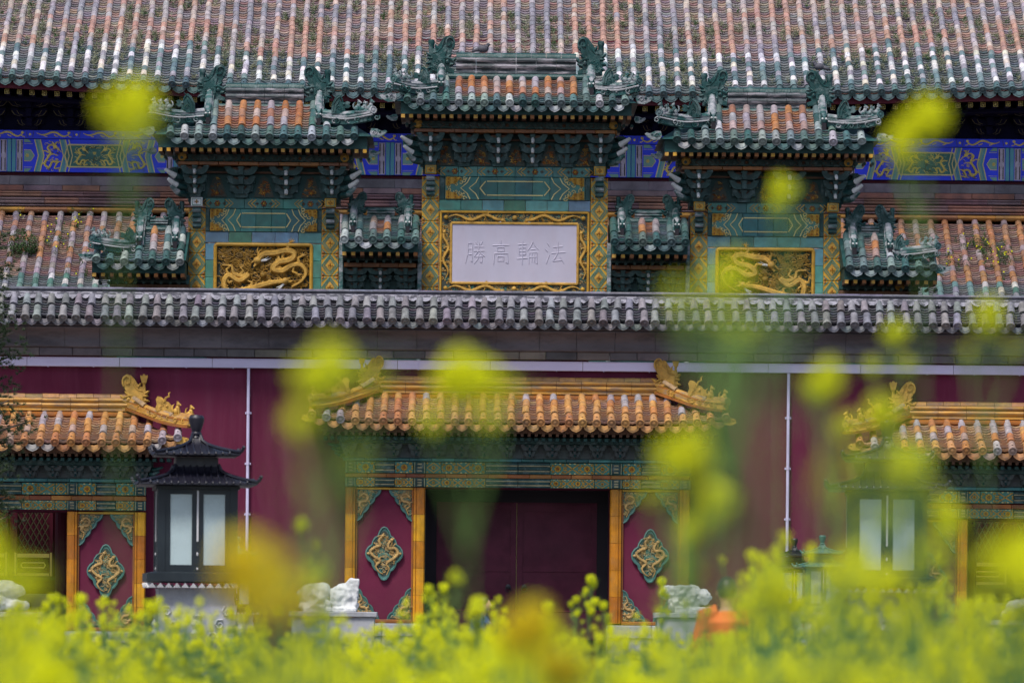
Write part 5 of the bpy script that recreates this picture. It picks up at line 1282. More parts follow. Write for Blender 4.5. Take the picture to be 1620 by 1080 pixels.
# ---- painted beams
def q5(d): return d/SC(YH)
yb=YH-.42
zA0,zA1=WZ(226.5,yb),WZ(213.5,yb); zB0,zB1=WZ(279,yb),WZ(227.5,yb)
mb=MB(); mb.box(AX-16,AX+16,yb-.03,YH,zA0,zA1,'blue'); link('upper_beam',mb.mesh(),None,hall)
def gdragon(mb,cx,cz,w,h,f,y,m='gilt',thick=.02):
    """walking serpent"""
    P=[(cx+f*w*a,cz+h*b) for a,b in ((-.5,.25),(-.36,-.05),(-.2,.05),(-.05,.35),(.1,.3),(.2,-.05),(.32,-.3),(.42,-.1),(.5,.25))]
    pts=catmull([(a,y,b) for a,b in P],4); n=len(pts); mb.tube(pts,[thick*(.4+.8*math.sin(PI*i/(n-1))) for i in range(n)],m,4)
    for a,b in ((-.3,-.35),(.02,-.3),(.42,-.4)): mb.tube([(cx+f*w*a,y,cz+h*b*.2),(cx+f*w*(a+.06),y,cz+h*b*.8),(cx+f*w*(a+.12),y,cz+h*b)],thick*.55,m,4)
    mb.ball((cx+f*w*.47,y,cz+h*.3),(thick*2,thick,thick*1.6),m,6,4)
def rdragon(mb,cx,cz,h,f,y,m='gilt',th=.022):
    """rampant dragon on a beam field"""
    P=[(cx+f*h*a,cz+h*b) for a,b in ((.3,-.42),(.1,-.46),(.18,-.25),(.02,-.22),(-.1,-.42),(-.26,-.3),(-.16,-.1),(-.05,.1),(-.16,.28),(-.02,.38),(.12,.3))]
    pts=catmull([(a,y,b) for a,b in P],4); n=len(pts); mb.tube(pts,[th*(.5+.7*math.sin(PI*i/(n-1))) for i in range(n)],m,4)
    for a,b,c,d in ((-.12,.02,.2,.02),(-.1,.1,-.36,.16),(-.2,-.26,-.4,-.36),(.15,-.3,.36,-.2),(.1,.32,.0,.5),(.1,.34,.2,.5),(.12,.3,.34,.12)):
        mb.tube([(cx+f*h*a,y,cz+h*b),(cx+f*h*(a+c)/2,y,cz+h*((b+d)/2+.04)),(cx+f*h*c,y,cz+h*d)],[th*.9,th*.6,th*.35],m,4)
    mb.ball((cx+f*h*.12,y,cz+h*.32),(th*2.4,th,th*2),m,6,4)
def hz_poly(xa,xb,za,zb,d0,d1):
    """band between two chevron edges; d = how far the mid point is pushed"""
    zm=(za+zb)/2
    return [(xa,za),(xb,za),(xb+d1,zm),(xb,zb),(xa,zb),(xa+d0,zm)]
pf=MB(); x=AX-15.5; k=0
while x<AX+15.5:
    gdragon(pf,x,(zA0+zA1)/2,.80,(zA1-zA0)*.75,1 if x<AX else -1,yb-.035); pf.ball((x+.56,yb-.035,(zA0+zA1)/2),(.03,.01,.03),'gilt',6,4)
    for j in (-.06,.06): pf.tube([(x+.56+j,yb-.034,zA0+.03),(x+.56+j*1.5,yb-.034,zA1-.03)],.007,'gilt_dim',3)
    x+=1.12
link('upper_beam_gilding',pf.mesh('g',False,60),None,hall)
bounds=[-1040,-787,-525,-190,190,525,787,1040]
for bi in range(7):
    xl,xr=AX+q5(bounds[bi]),AX+q5(bounds[bi+1]); W=xr-xl; cx=(xl+xr)/2; H=zB1-zB0; zm=(zB0+zB1)/2; y=yb
    bay=link('painted_beam',None,T(cx,yb,zm),hall)
    b=MB(); b.box(xl+.003,xr-.003,yb,YH,zB0,zB1,'blue'); link('beam',b.mesh(),None,bay)
    d=H*.26; pt=MB(); gl=MB()
    for sx in (-1,1):
        E=xl if sx<0 else xr; X=lambda o:E-sx*o
        F=lambda poly:[(X(a),z) for a,z in poly]
        dd=-d*0
        pt.prism(F([(0.01,zB0),(.10,zB0),(.10,zB1),(.01,zB1)]),yb-.03,yb-.001,'teal_paint')
        pt.prism(F([(.12,zB0+.01),(.27,zB0+.01),(.27,zB1-.01),(.12,zB1-.01)]),yb-.012,yb-.001,'lilac_paint')
        for xx in (.145,.235): pt.prism(F([(xx,zB0+.03),(xx+.022,zB0+.03),(xx+.022,zB1-.03),(xx,zB1-.03)]),yb-.016,yb-.012,'dark')
        pt.ball((X(.195),yb-.014,zm),(.06,.012,.10),'lilac_paint',8,5)
        # cartouche
        e0=.30; e1=.30+W*.04
        pt.prism(F([(e0,zm-H*.15),(e1,zm-H*.15),(e1+.08,zm),(e1,zm+H*.15),(e0,zm+H*.15)]),yb-.01,yb-.001,'sage_paint'); rosette(gl,X((e0+e1)/2),zm,yb-.014,.05,'gilt',None,6)
        line(gl,F([(e0,zm-H*.17),(e1,zm-H*.17),(e1+.09,zm),(e1,zm+H*.17),(e0,zm+H*.17)]),.014,yb-.001,'gold_pale',.006)
        for s2 in (-1,1): pt.prism(F([(e0,zm+s2*H*.40),(e1+.02,zm+s2*H*.40),(e1-.06,zm+s2*H*.5),(e0,zm+s2*H*.5)]),yb-.008,yb-.001,'sage_paint'); line(gl,F([(e0,zm+s2*H*.36),(e1+.04,zm+s2*H*.36)]),.012,yb-.001,'lilac_paint',.005)
        # chevrons: teal, navy line
        c0=e1+.04
        for a,w_,m_ in ((c0,.055,'blue'),(c0+.055,.06,'teal_paint'),(c0+.115,.07,'sage_paint')):
            pt.prism(F(hz_poly(a,a+w_-.004,zB0+.004,zB1-.004,d*.45,d*.45)),yb-.010,yb-.001,m_)
        for a in (c0+.053,c0+.19): line(gl,F([(a,zB0+.005),(a+d*.45,zm),(a,zB1-.005)]),.020,yb-.010,'gold_pale',.006)
        p0=c0+.2; p1=p0+.36+W*.02
        rdragon(gl,X((p0+p1)/2+d*.25),zm,H*.86,sx*-1,yb-.02)
        clutter(gl,lambda a_,b_:True,min(X(p0+.1),X(p1)),max(X(p0+.1),X(p1)),zB0+.05,zB1-.05,yb-.004,.035,['gilt','gilt','gilt_dim'],46,bi*3+sx,.006)
        c1=p1+.02
        for a,w_,m_ in ((c1,.07,'teal_paint'),(c1+.075,.06,'sage_paint'),(c1+.14,.07,'blue')):
            pt.prism(F(hz_poly(a,a+w_-.004,zB0+.004,zB1-.004,-d*.0+d*.45,d*.45)),yb-.010,yb-.001,m_)
        for a in (c1-.004,c1+.135,c1+.215): line(gl,F([(a,zB0+.005),(a+d*.45,zm),(a,zB1-.005)]),.020,yb-.010,'gold_pale',.006)
        g0=c1+.22
    wg=W/2-g0
    G=[(-wg,zm-H*.34),(wg,zm-H*.34),(wg+.02+.0,zm-H*.34),(wg-.11,zm),(wg+.02,zm+H*.34),(-wg-.02,zm+H*.34),(-wg+.11,zm),(-wg-.02,zm-H*.34)]
    G=[(cx+a,z) for a,z in [(-wg-.02,zm-H*.34),(wg+.02,zm-H*.34),(wg-.10+.2,zm),(wg+.02,zm+H*.34),(-wg-.02,zm+H*.34),(-wg-.10,zm)]]
    pt.prism(G,yb-.012,yb-.001,'panel_green'); line(gl,G+[G[0]],.028,yb-.012,'gold_pale',.006)
    for sx in (-1,1):
        rdragon(gl,cx+sx*min(wg*.5,.42),zm,H*.62,-sx,yb-.02,th=.02)
    rosette(gl,cx,zm+H*.08,yb-.016,.045,'gilt',None,6); gl.tube([(cx,yb-.014,zm-H*.3),(cx-.03,yb-.014,zm-.1),(cx,yb-.014,zm+.0)],.009,'gilt_dim',4)
    clutter(gl,lambda a_,b_:True,cx-wg*.8,cx+wg*.8,zm-H*.28,zm+H*.28,yb-.008,.045,['gilt_dim','sage_paint','gilt'],80,bi+40,.005)
    link('beam_paintwork',pt.mesh('pw'),None,bay); link('beam_gilding',gl.mesh('gl',False,60),None,bay)
mb=MB(); mb.box(AX-16,AX+16,YH-.3,YH,WZ(286,YH),WZ(279.5,YH),'red_paint'); link('red_sill',mb.mesh(),None,hall)
mb=MB(); mb.box(AX-15.9,AX+15.9,YH,YH+8,0,ze+1.5,'red_paint'); link('hall_wall',mb.mesh(),None,hall)
# ---- surround ridge of the lower roof: rows of weathered glazed blocks
yl=YH-.5
crs=[(285.5,300,-.10,'mort'),(300,309.5,-.16,'brk'),(310,319.5,-.22,'brk2'),(320,331,-.30,'brk2'),(331.5,334,-.34,'brk'),(334,344.5,-.26,'amb')]
for y0,y1,dy,kk in crs:
    z0,z1=WZ(y1,yl),WZ(y0,yl); x=AX-15.5+rh.uniform(0,.5)
    while x<AX+15.5:
        L=rh.uniform(.75,1.05) if kk!='mort' else rh.uniform(.9,1.1); b=MB(); H=z1-z0
        if kk=='mort': b.bbox(0,L-.004,yl+dy,YH,0,H-.004,.004,'brick_obj'); c=(.15,.135,.17)
        elif kk=='brk': b.bbox(0,L-.008,yl+dy,YH,0,H-.01,.012,'brick_obj'); c=rh.choice([(.19,.135,.155),(.26,.12,.09),(.22,.15,.17),(.17,.12,.14)])
        elif kk=='brk2': 
            b.profile_x([(yl+dy,.01),(yl+dy-.03,H*.25),(yl+dy-.03,H*.4),(yl+dy+.02,H*.5),(yl+dy+.02,H*.6),(yl+dy-.02,H*.7),(yl+dy-.02,H*.9),(yl+dy+.03,H-.01),(YH,H-.01),(YH,.01)],0,L-.008,'brick_obj'); c=rh.choice([(.21,.12,.135),(.26,.13,.10),(.17,.11,.13),(.30,.16,.12)])
        else:
            b.profile_x([(yl+dy-.0,0)]+[(yl+dy+.05-.12*math.sin(t),H*.5-H*.48*math.cos(t)) for t in [PI*j/6 for j in range(7)]]+[(YH,H),(YH,0)],0,L-.006,'brick_obj'); c=rh.choice([(.36,.18,.05),(.28,.13,.06),(.40,.2,.04)])
        link('ridge_block',b.mesh('ridge_block',False,40),T(x,rh.uniform(-.01,.01),z0),hall,jit(c,.15,rh)); x+=L
# ---- lower roof
ye2,yr2=YH-4.6,YH-.72; zr2=WZ(346,yr2); ze2=zr2-(yr2-ye2)*math.tan(math.radians(30))
sp2=23.3/SC(yr2); r2=5.6/SC(yr2); nr=76
rows2=[AX+(i-nr/2+.5)*sp2 for i in range(nr)]
def lcol(i,k,n,x):
    z=k/14
    if k<4: return jit(rh.choice([(.5,.48,.5),(.10,.18,.18),(.07,.15,.13),(.45,.40,.36),(.20,.20,.24),(.13,.22,.2)]),.15,rh)
    if x<AX: base=[(.30,.27,.31),(.26,.22,.26),(.32,.17,.12),(.30,.26,.27),(.36,.18,.09),(.21,.18,.22)]
    else: base=[(.32,.15,.07),(.28,.15,.10),(.34,.17,.08),(.28,.22,.24),(.26,.18,.17)]
    return jit(rh.choice(base),.15,rh)
def ltr(i,k,n,x): return jit(rh.choice([(.24,.14,.12),(.20,.12,.11),(.17,.13,.14),(.28,.20,.17)]) if k>4 else (.13,.15,.16),.3,rh)
lr=link('lower_roof',None,T(AX,ye2,ze2),hall)
nl=nr
rr2=Random=random.Random(31)
# rows are laid from the eave (hidden by the wall) to the surround ridge; the ones seen lie above the wall
roof(lr,rows2,ye2,ze2,yr2,zr2,lambda x:1,sp2,r2,16,lcol,'tile',tp=.115,trough_c=ltr,keep=(9,10),drip_h=.2,rt=rr2,jitter=.01)
mb=MB(); mb.profile_x([(ye2,ze2-.03),(yr2,zr2-.03),(YH,zr2-.03),(YH,ze2-.03)],AX-15.9,AX+15.9,'ridge_brown'); link('roof_bed',mb.mesh(),None,lr)
# ---- weeds rooted between the tiles
def slope_pt(x,t,which):
    if which=='u': L=(yr-ye); y=ye+t; return Vector((x,y,ze+t*math.tan(th)+lift(x)*.8))
    y=ye2+t; return Vector((x,y,ze2+t*math.tan(math.radians(30))))
def tuft(mb,p,h,n,rr_,m='leaf_grey',spread=.6):
    for i in range(n):
        a=rr_.uniform(0,2*PI); l=h*rr_.uniform(.5,1); o=Vector((math.cos(a)*spread*l*rr_.uniform(.1,1),math.sin(a)*spread*l*.6,l)); b0=p+Vector((rr_.uniform(-.04,.04),rr_.uniform(-.04,.04),0)); e=b0+o
        for s_ in range(3):
            c=b0.lerp(e,(s_+1)/3)+Vector((rr_.uniform(-.02,.02),rr_.uniform(-.02,.02),0)); u=Vector((rr_.uniform(-1,1),rr_.uniform(-1,1),rr_.uniform(-.5,1))).normalized()*rr_.uniform(.015,.04); v=u.cross(Vector((rr_.uniform(-1,1),rr_.uniform(-1,1),rr_.uniform(-1,1)))).normalized()*.014
            mb.add([tuple(c-u-v),tuple(c+u-v*.2),tuple(c+v*.9),],[(0,1,2)],m)
wd=MB(); rw=random.Random(12)
for k in range(4200):
    i=rw.randrange(0,len(rows)-1); x=(rows[i]+rows[i+1])/2+rw.uniform(-.06,.06); t=rw.uniform(.2,4.4)
    v=noise.noise(Vector((x*.55,t*.8,3)))+.5*noise.noise(Vector((x*1.9,t*2.5,9)))
    if v<.0: continue
    tuft(wd,slope_pt(x,t,'u')+Vector((0,0,.05)),rw.uniform(.05,.2),rw.randint(4,9),rw,rw.choice(['leaf_grey','leaf_grey','leaf_grey','leaf']))
link('weeds',wd.mesh(),None,None,label='low grey green weeds rooted between the tiles of the upper hall roof',category='weeds',kind='stuff')
wd=MB()
for (px,py,n_,m_) in ((110,360,14,'leaf'),(250,385,30,'leaf'),(85,390,16,'leaf'),(1545,405,40,'leaf'),(1590,420,26,'leaf'),(1500,430,14,'leaf'),(30,330,8,'leaf_grey'),(130,425,10,'leaf'),(455,520,0,'leaf')):
    for j in range(n_):
        X=WX(px+rw.gauss(0,16),22.5,py); yy=py+rw.gauss(0,12); 
        # find the point of the slope that this height belongs to
        t=None
        for s_ in range(80):
            tt=3.9*s_/80; P=slope_pt(X,tt,'l')
            if P.z>=WZ(yy,P.y,px): t=tt; break
        if t is None or t<.2: continue
        P=slope_pt(X,t,'l'); tuft(wd,P+Vector((0,0,.08)),rw.uniform(.1,.25),6,rw,m_)
        if rw.random()<.45: wd.ball(tuple(P+Vector((rw.uniform(-.06,.06),-.05,rw.uniform(.15,.3)))),.02,'petal',5,3)
link('flowering_weeds',wd.mesh(),None,None,label='small yellow flowering weeds scattered over the lower hall roof tiles',category='weeds',kind='stuff')
# round bush on the lower roof
def leafball(mb,c,rx,ry,rz,n,rr_,m='leaf',s=.035):
    for i in range(n):
        while True:
            p=Vector((rr_.uniform(-1,1),rr_.uniform(-1,1),rr_.uniform(-1,1)))
            if p.length<1 and noise.noise(p*2.2+Vector(c))>-.25: break
        p=Vector(c)+Vector((p.x*rx,p.y*ry,p.z*rz)); u=Vector((rr_.uniform(-1,1),rr_.uniform(-1,1),rr_.uniform(-.6,.9))).normalized()*s*rr_.uniform(.6,1.4); v=u.cross(Vector((rr_.uniform(-1,1),rr_.uniform(-1,1),1))).normalized()*s*.45
        mb.add([tuple(p-u),tuple(p+v),tuple(p+u),tuple(p-v)],[(0,1,2,3)],m)
bx=WX(38,22.5,390); bt=root('bush',(bx,22.4,WZ(405,22.4,38)),'round dark green bush sprouting from the lower roof at the left edge','bush')
b=MB(); leafball(b,(bx,22.3,WZ(385,22.3,38)),.38,.3,.36,900,rw); link('foliage',b.mesh(),None,bt,kind='stuff')
b=MB(); 
for a_ in range(6): b.tube([(bx,22.45,WZ(412,22.4,38)),(bx+.2*math.cos(a_),22.35,WZ(395,22.4,38)),(bx+.3*math.cos(a_*1.3),22.3,WZ(380,22.4,38))],[.03,.02,.008],'bark',5)
link('branch',b.mesh(),None,bt)
# pigeons
def bird(x,y,z,label,f=1):
    b=MB(); b.ball((0,0,.10),(.13,.07,.08),'bird_grey',8,6); b.ball((f*.11,0,.19),(.045,.04,.045),'bird_grey',7,5); b.tube([(f*.07,0,.12),(f*.10,0,.18)],[.055,.04],'bird_grey',6); b.tube([(f*.15,0,.19),(f*.18,0,.18)],[.012,.003],'hair',4)
    b.tube([(-f*.08,0,.09),(-f*.24,0,.04)],[.05,.02],'bird_grey',6)
    for s_ in (-1,1): b.tube([(0,s_*.03,.04),(.0,s_*.03,0)],.008,'orange',4)
    o=link('pigeon',b.mesh('pigeon',True),T(x,y,z)); o['label']=label; o['category']='bird'; o['group']='pigeons on the archway'
bird(WX(764,YP,78),YP-.02,WZ(85,YP,764)+.0,'dark pigeon perched on the middle ridge of the archway',1)
bird(WX(1296,YP,108),YP+.0,WZ(113,YP,1296),'dark pigeon perched on the ridge dragon of the right tower',-1)
# =============================================================== lanterns
def sq_lathe(mb, prof, c, m, rot=0, tint=None):
    """square section; prof in (half width, height)"""
    vs=[];fs=[]
    for r,h in prof:
        for j in range(4):
            t=PI/4+PI/2*j+rot; q=r*math.sqrt(2); vs.append((c[0]+q*math.cos(t),c[1]+q*math.sin(t),c[2]+h))
    k=len(prof)
    for i in range(k-1):
        for j in range(4): fs.append((i*4+j,i*4+(j+1)%4,(i+1)*4+(j+1)%4,(i+1)*4+j))
    fs+=[(3,2,1,0),tuple(range((k-1)*4,k*4))]
    mb.add(vs,fs,m,tint)
def lantern(x,Y,ztop,sc_,yaw,label,body='lantern_body',roofm='black_metal',ped='stone_pale',group='black pavilion lanterns'):
    g=root('garden_lantern',(x,Y,0),label,'lantern',group)
    u=sc_/117.0
    def Zy(y): return ztop-(y-656)*u
    M=T(x,Y,0)@RZ(yaw)
    def put(nm,mb,par=g,autos=35): return link(nm,mb.mesh(nm,False,autos),M,par)
    b=MB(); b.lathe([(0.001,-0),(10*u,-1*u),(12.5*u,-5*u),(12*u,-11*u),(8*u,-24*u),(7*u,-27*u),(8.5*u,-29*u),(8.5*u,-31*u),(6.5*u,-33*u),(8*u,-36*u),(5*u,-38*u)][::-1],(0,0,Zy(656)),roofm,14); put('finial',b)
    def roofpart(y0,y1,hw0,hw1,nm):
        h=(y1-y0)*u; n=6; b=MB()
        prof=[(hw0*u+(hw1-hw0)*u*(t**1.55), -h*(t**.62)) for t in [i/n for i in range(n+1)]]
        zt=Zy(y0)
        sq_lathe(b,[(p,z-2.5*u) for p,z in prof[::-1]]+[(hw0*u*.5,.0)],(0,0,zt),roofm)
        sq_lathe(b,[(hw1*u*.97,-5*u),(hw1*u*1.0,-4*u),(hw1*u*1.0,-1.5*u)],(0,0,zt-h),roofm)
        for side in range(4):
            A=RZ(side*PI/2)
            nr_=max(9,int(hw1/5.2))
            for i in range(nr_):
                f=-1+2*(i+.5)/nr_
                P=[]
                for p,z in prof:
                    xx=f*hw1*u
                    if abs(xx)>p*1.0+1e-6: continue
                    lf=3.2*u*abs(f)**5
                    P.append(A@Vector((xx,-p,zt+z+lf-.5*u)))
                if len(P)<2: continue
                b.tube(P,1.5*u,roofm,5)
                e=P[-1]; b.tube([e,e+A@Vector((0,-1.6*u,-2.2*u))],[2.1*u,1.7*u],roofm,6)
            # hip ridge with curled tip
            P=[A@Vector((p,-p,zt+z+.8*u)) for p,z in prof]
            e=P[-1]; d=A@Vector((1,-1,0))
            P+= [e+d*2.5*u+Vector((0,0,2*u)),e+d*5*u+Vector((0,0,6*u))]
            b.tube(P,[2.6*u]*(len(P)-2)+[2.8*u,2.0*u],roofm,6)
            for k in (-1,-2): b.ball(tuple(P[k]+Vector((0,0,1.5*u))),3.0*u,roofm,6,4)
        return put(nm,b)
    roofpart(689,717,6,66,'upper_roof'); 
    b=MB(); sq_lathe(b,[(36*u,-14*u),(34*u,-12*u),(33*u,7*u)],(0,0,Zy(731)),roofm); put('roof_neck',b)
    roofpart(736,764,34,92,'lower_roof')
    # body: corner posts, rails, frosted panes
    b=MB(); z0,z1=Zy(905),Zy(771); W=63*u
    sq_lathe(b,[(66*u,0),(66*u,5*u)],(0,0,z1-4*u),body); sq_lathe(b,[(60*u,0),(60*u,134*u)],(0,0,z0),'dark') if False else None
    for sx in (-1,1):
        for sy in (-1,1): b.box(sx*W,sx*(W-12*u),sy*W,sy*(W-12*u),z0,z1-4*u,body)
    frame=put('body_frame',b)
    for side in range(4):
        A=RZ(side*PI/2); b=MB()
        b.box(-51*u,51*u,-W+1.5*u,-W+6*u,z1-12*u,z1-4.2*u,body); b.box(-51*u,51*u,-W+1.5*u,-W+6*u,z0,z0+11*u,body)
        b.box(-9*u,9*u,-W+1.0*u,-W+6*u,z0+11*u,z1-12*u,body)
        for sx in (-1,1): b.box(sx*43*u,sx*51*u,-W+1.5*u,-W+6*u,z0+11*u,z1-12*u,body)
        link('door_frame',b.mesh('door_frame'),M@A,g)
        for sx in (-1,1):
            b=MB(); b.box(sx*9*u,sx*43*u,-W+3*u,-W+4*u,z0+11*u,z1-12*u,'frosted_glass'); link('glass_pane',b.mesh('glass_pane'),M@A,g)
        b=MB(); b.box(-1.4*u,1.4*u,-W-.6*u,-W+.9*u,z0+48*u,z1-6*u,'white_paint'); b.ball((0,-W,z0+28*u),(1.6*u,1*u,3*u),'white_paint',6,4); b.ball((0,-W,z0+5*u),(1.6*u,1*u,2*u),'white_paint',6,4); link('latch',b.mesh('latch'),M@A,g)
    b=MB(); sq_lathe(b,[(72*u,0),(80*u,2*u),(80*u,15*u),(70*u,17*u)],(0,0,Zy(922)),body); put('base_slab',b)
    b=MB()
    for side in range(4):
        A=RZ(side*PI/2)
        for i in range(12):
            xx=(-78+13*(i+.5))*u; q=6.2*u; zz=Zy(921.5)
            b.add([tuple(A@Vector(p)) for p in ((xx-q,-79*u,zz-8.5*u),(xx+q,-79*u,zz-8.5*u),(xx,-81*u,zz-1*u),(xx-q,-74*u,zz-8.5*u),(xx+q,-74*u,zz-8.5*u),(xx,-74*u,zz-1*u))],[(0,1,2),(5,4,3),(0,2,5,3),(1,4,5,2),(0,3,4,1)],'white_paint')
    put('pointed_trim',b)
    hb=Zy(931)
    b=MB(); sq_lathe(b,[(74*u,0),(74*u,.12*hb),(66*u,.15*hb),(66*u,.22*hb),(50*u,.27*hb),(42*u,.34*hb),(46*u,.40*hb),(44*u,.46*hb),(55*u,.56*hb),(60*u,.70*hb),(62*u,.84*hb),(58*u,.92*hb),(60*u,hb)],(0,0,0),ped)
    for side in range(4):
        A=RZ(side*PI/2); t=MB()
        t.lathe([(.001,-16*u),(7*u,-14*u),(10*u,-6*u),(6*u,0),(9*u,8*u),(5*u,16*u),(8*u,22*u),(.001,24*u)],(0,-60*u,hb*.68),ped,8)
        for s2 in (-1,1):
            for k in range(3): spiral(t,s2*(24+k*12)*u,hb*(.62+.1*k),-62*u,9*u,ped,1.3,s2,k,2*u)
        b.merge(t,A)
    put('pedestal',b)
    return g
YL=-35.5
lantern(WX(310,YL,760),YL,WZ(656,YL,310),1.0,.10,'large black pavilion lantern with frosted panes standing left, in front of the side gate')
lantern(WX(1403,YL,760),YL,WZ(664,YL,1403),1.0,-.06,'large black pavilion lantern mostly veiled by yellow flowers on the right')
for px,py,Y,lab,yw in ((375,848,-8,'small pavilion lantern just right of the large left lantern, its pale roof before the wall',.05),(1257,851,-3.5,'small dark pavilion lantern at the foot of the right downpipe',-.05),(1301,846,-9,'small pale pavilion lantern overlapping the dark one right of the downpipe',0.02)):
    lantern(WX(px,Y,py),Y,WZ(py,Y,px),.50*117/SC(Y)*1.0*SC(Y)/117 if False else .61,yw,lab,'lantern_body' if px!=1301 else 'jade_rim','black_metal' if px==1257 else 'jade_rim','stone_white',group='small lanterns by the wall')
# =============================================================== marble pieces on pedestals
def remeshed(name,mb,M,parent,vox,mt,disp=0,dsc=.2,smooth=True,**pr):
    o=link(name,mb.mesh(name,True),M,parent,**pr)
    md=o.modifiers.new('remesh','REMESH'); md.mode='VOXEL'; md.voxel_size=vox; md.use_smooth_shade=True
    if disp:
        tx=bpy.data.textures.new('rough','CLOUDS'); tx.noise_scale=dsc; dm=o.modifiers.new('rough','DISPLACE'); dm.texture=tx; dm.strength=disp; dm.mid_level=.5
    return o
def pedestal(x0,x1,y0,Y,label,depth=1.0):
    X0,X1=WX(x0,Y,1000),WX(x1,Y,1000); z=WZ(y0,Y,(x0+x1)/2); cx=(X0+X1)/2; hw=(X1-X0)/2
    g=root('stone_pedestal',(cx,Y,0),label,'pedestal','stone pedestals in front of the gates')
    b=MB(); b.bbox(cx-hw,cx+hw,Y-depth/2,Y+depth/2,z-.10,z,.015,'stone_pale'); link('cap_slab',b.mesh(),None,g)
    b=MB(); b.bbox(cx-hw+.05,cx+hw-.05,Y-depth/2+.05,Y+depth/2-.05,z-.72,z-.103,.012,'stone_pale'); link('die',b.mesh(),None,g)
    b=MB()
    b.bbox(cx-hw*.86,cx+hw*.86,Y-depth*.42,Y+depth*.42,.18,z-.723,.02,'stone_pale'); link('waist',b.mesh(),None,g)
    b=MB(); b.bbox(cx-hw-.05,cx+hw+.05,Y-depth*.55,Y+depth*.55,0,.178,.02,'stone_pale'); link('foot_slab',b.mesh(),None,g)
    return cx,z
cx,z=pedestal(458,597,967,-5,'pale stone pedestal left of the middle door carrying a broken kneeling animal')
b=MB()
for c,r in (((-.30,0,.30),(.30,.2,.25)),((-.48,0,.34),(.16,.12,.10)),((-.2,-.1,.14),(.26,.13,.12)),((-.38,.0,.10),(.22,.2,.09)),((-.12,0,.36),(.16,.2,.2))): b.ball(c,r,'stone_white',12,8)
b.tube([(-.34,-.16,.36),(-.16,-.2,.24),(-.3,-.2,.12),(-.08,-.2,.07)],[.09,.09,.08,.06],'stone_white',8)
b.box(-.5,.05,-.22,.22,.0,.07,'stone_white')
o=remeshed('marble_animal',b,T(cx-.08,-5,z),None,.022,'stone_white',.05,.12); o['label']='broken white marble crouching hindquarters, left piece on the pedestal left of the door'; o['category']='sculpture'
b=MB()
for c,r in (((.10,0,.26),(.18,.2,.24)),((.24,0,.30),(.2,.2,.26)),((.30,0,.12),(.2,.2,.12)),((.18,-.05,.44),(.14,.12,.1))): b.ball(c,r,'stone_white',12,8)
b.prism([(.30,.06),(.46,.06),(.5,.62),(.34,.64),(.26,.56)],-.14,.12,'stone_white'); b.box(-.02,.46,-.22,.22,.0,.08,'stone_white')
o=remeshed('marble_animal',b,T(cx-.02,-5,z),None,.022,'stone_white',.06,.1); o['label']='broken white marble lump with an upright slab, right piece on that same pedestal'; o['category']='sculpture'
cx,z=pedestal(1034,1180,969,-5,'pale stone pedestal right of the middle door, behind the person in orange')
b=MB()
for c,r in (((-.32,0,.38),(.16,.2,.14)),((-.1,0,.36),(.22,.2,.16)),((.12,0,.36),(.2,.2,.16)),((-.2,0,.2),(.14,.2,.2)),((.05,-.02,.18),(.24,.18,.18)),((.3,0,.3),(.2,.16,.16))): b.ball(c,r,'stone_white',10,6)
b.box(-.42,.1,-.18,.18,.34,.5,'stone_white'); b.box(-.2,.5,-.2,.2,.0,.1,'stone_white')
o=remeshed('marble_lump',b,T(cx-.28,-5,z),None,.025,'stone_white',.09,.07); o['label']='jagged broken white marble block on the pedestal right of the door'; o['category']='sculpture'
cx,z=pedestal(-80,70,967,-5.5,'pale stone pedestal at the left edge of the picture, before the open gate')
b=MB()
for c,r in (((0,0,.42),(.34,.22,.18)),((.2,0,.40),(.22,.18,.13)),((-.1,0,.2),(.3,.22,.2)),((.2,-.02,.12),(.24,.2,.12)),((.35,0,.12),(.16,.15,.1))): b.ball(c,r,'stone_white',12,7)
o=remeshed('marble_lump',b,T(cx+.12,-5.5,z),None,.022,'stone_white',.06,.12); o['label']='rounded weathered white marble figure at the left edge before the open gate'; o['category']='sculpture'
cx,z=pedestal(1563,1720,981,-5.5,'pale stone pedestal at the right edge of the picture')
b=MB()
for c,r in (((-.1,0,.26),(.3,.2,.14)),((.2,0,.2),(.3,.2,.18)),((-.32,0,.12),(.2,.16,.1))): b.ball(c,r,'stone_white',12,7)
o=remeshed('marble_lump',b,T(cx-.2,-5.5,z),None,.022,'stone_white',.07,.1); o['label']='low broken white marble piece on the pedestal at the right edge'; o['category']='sculpture'
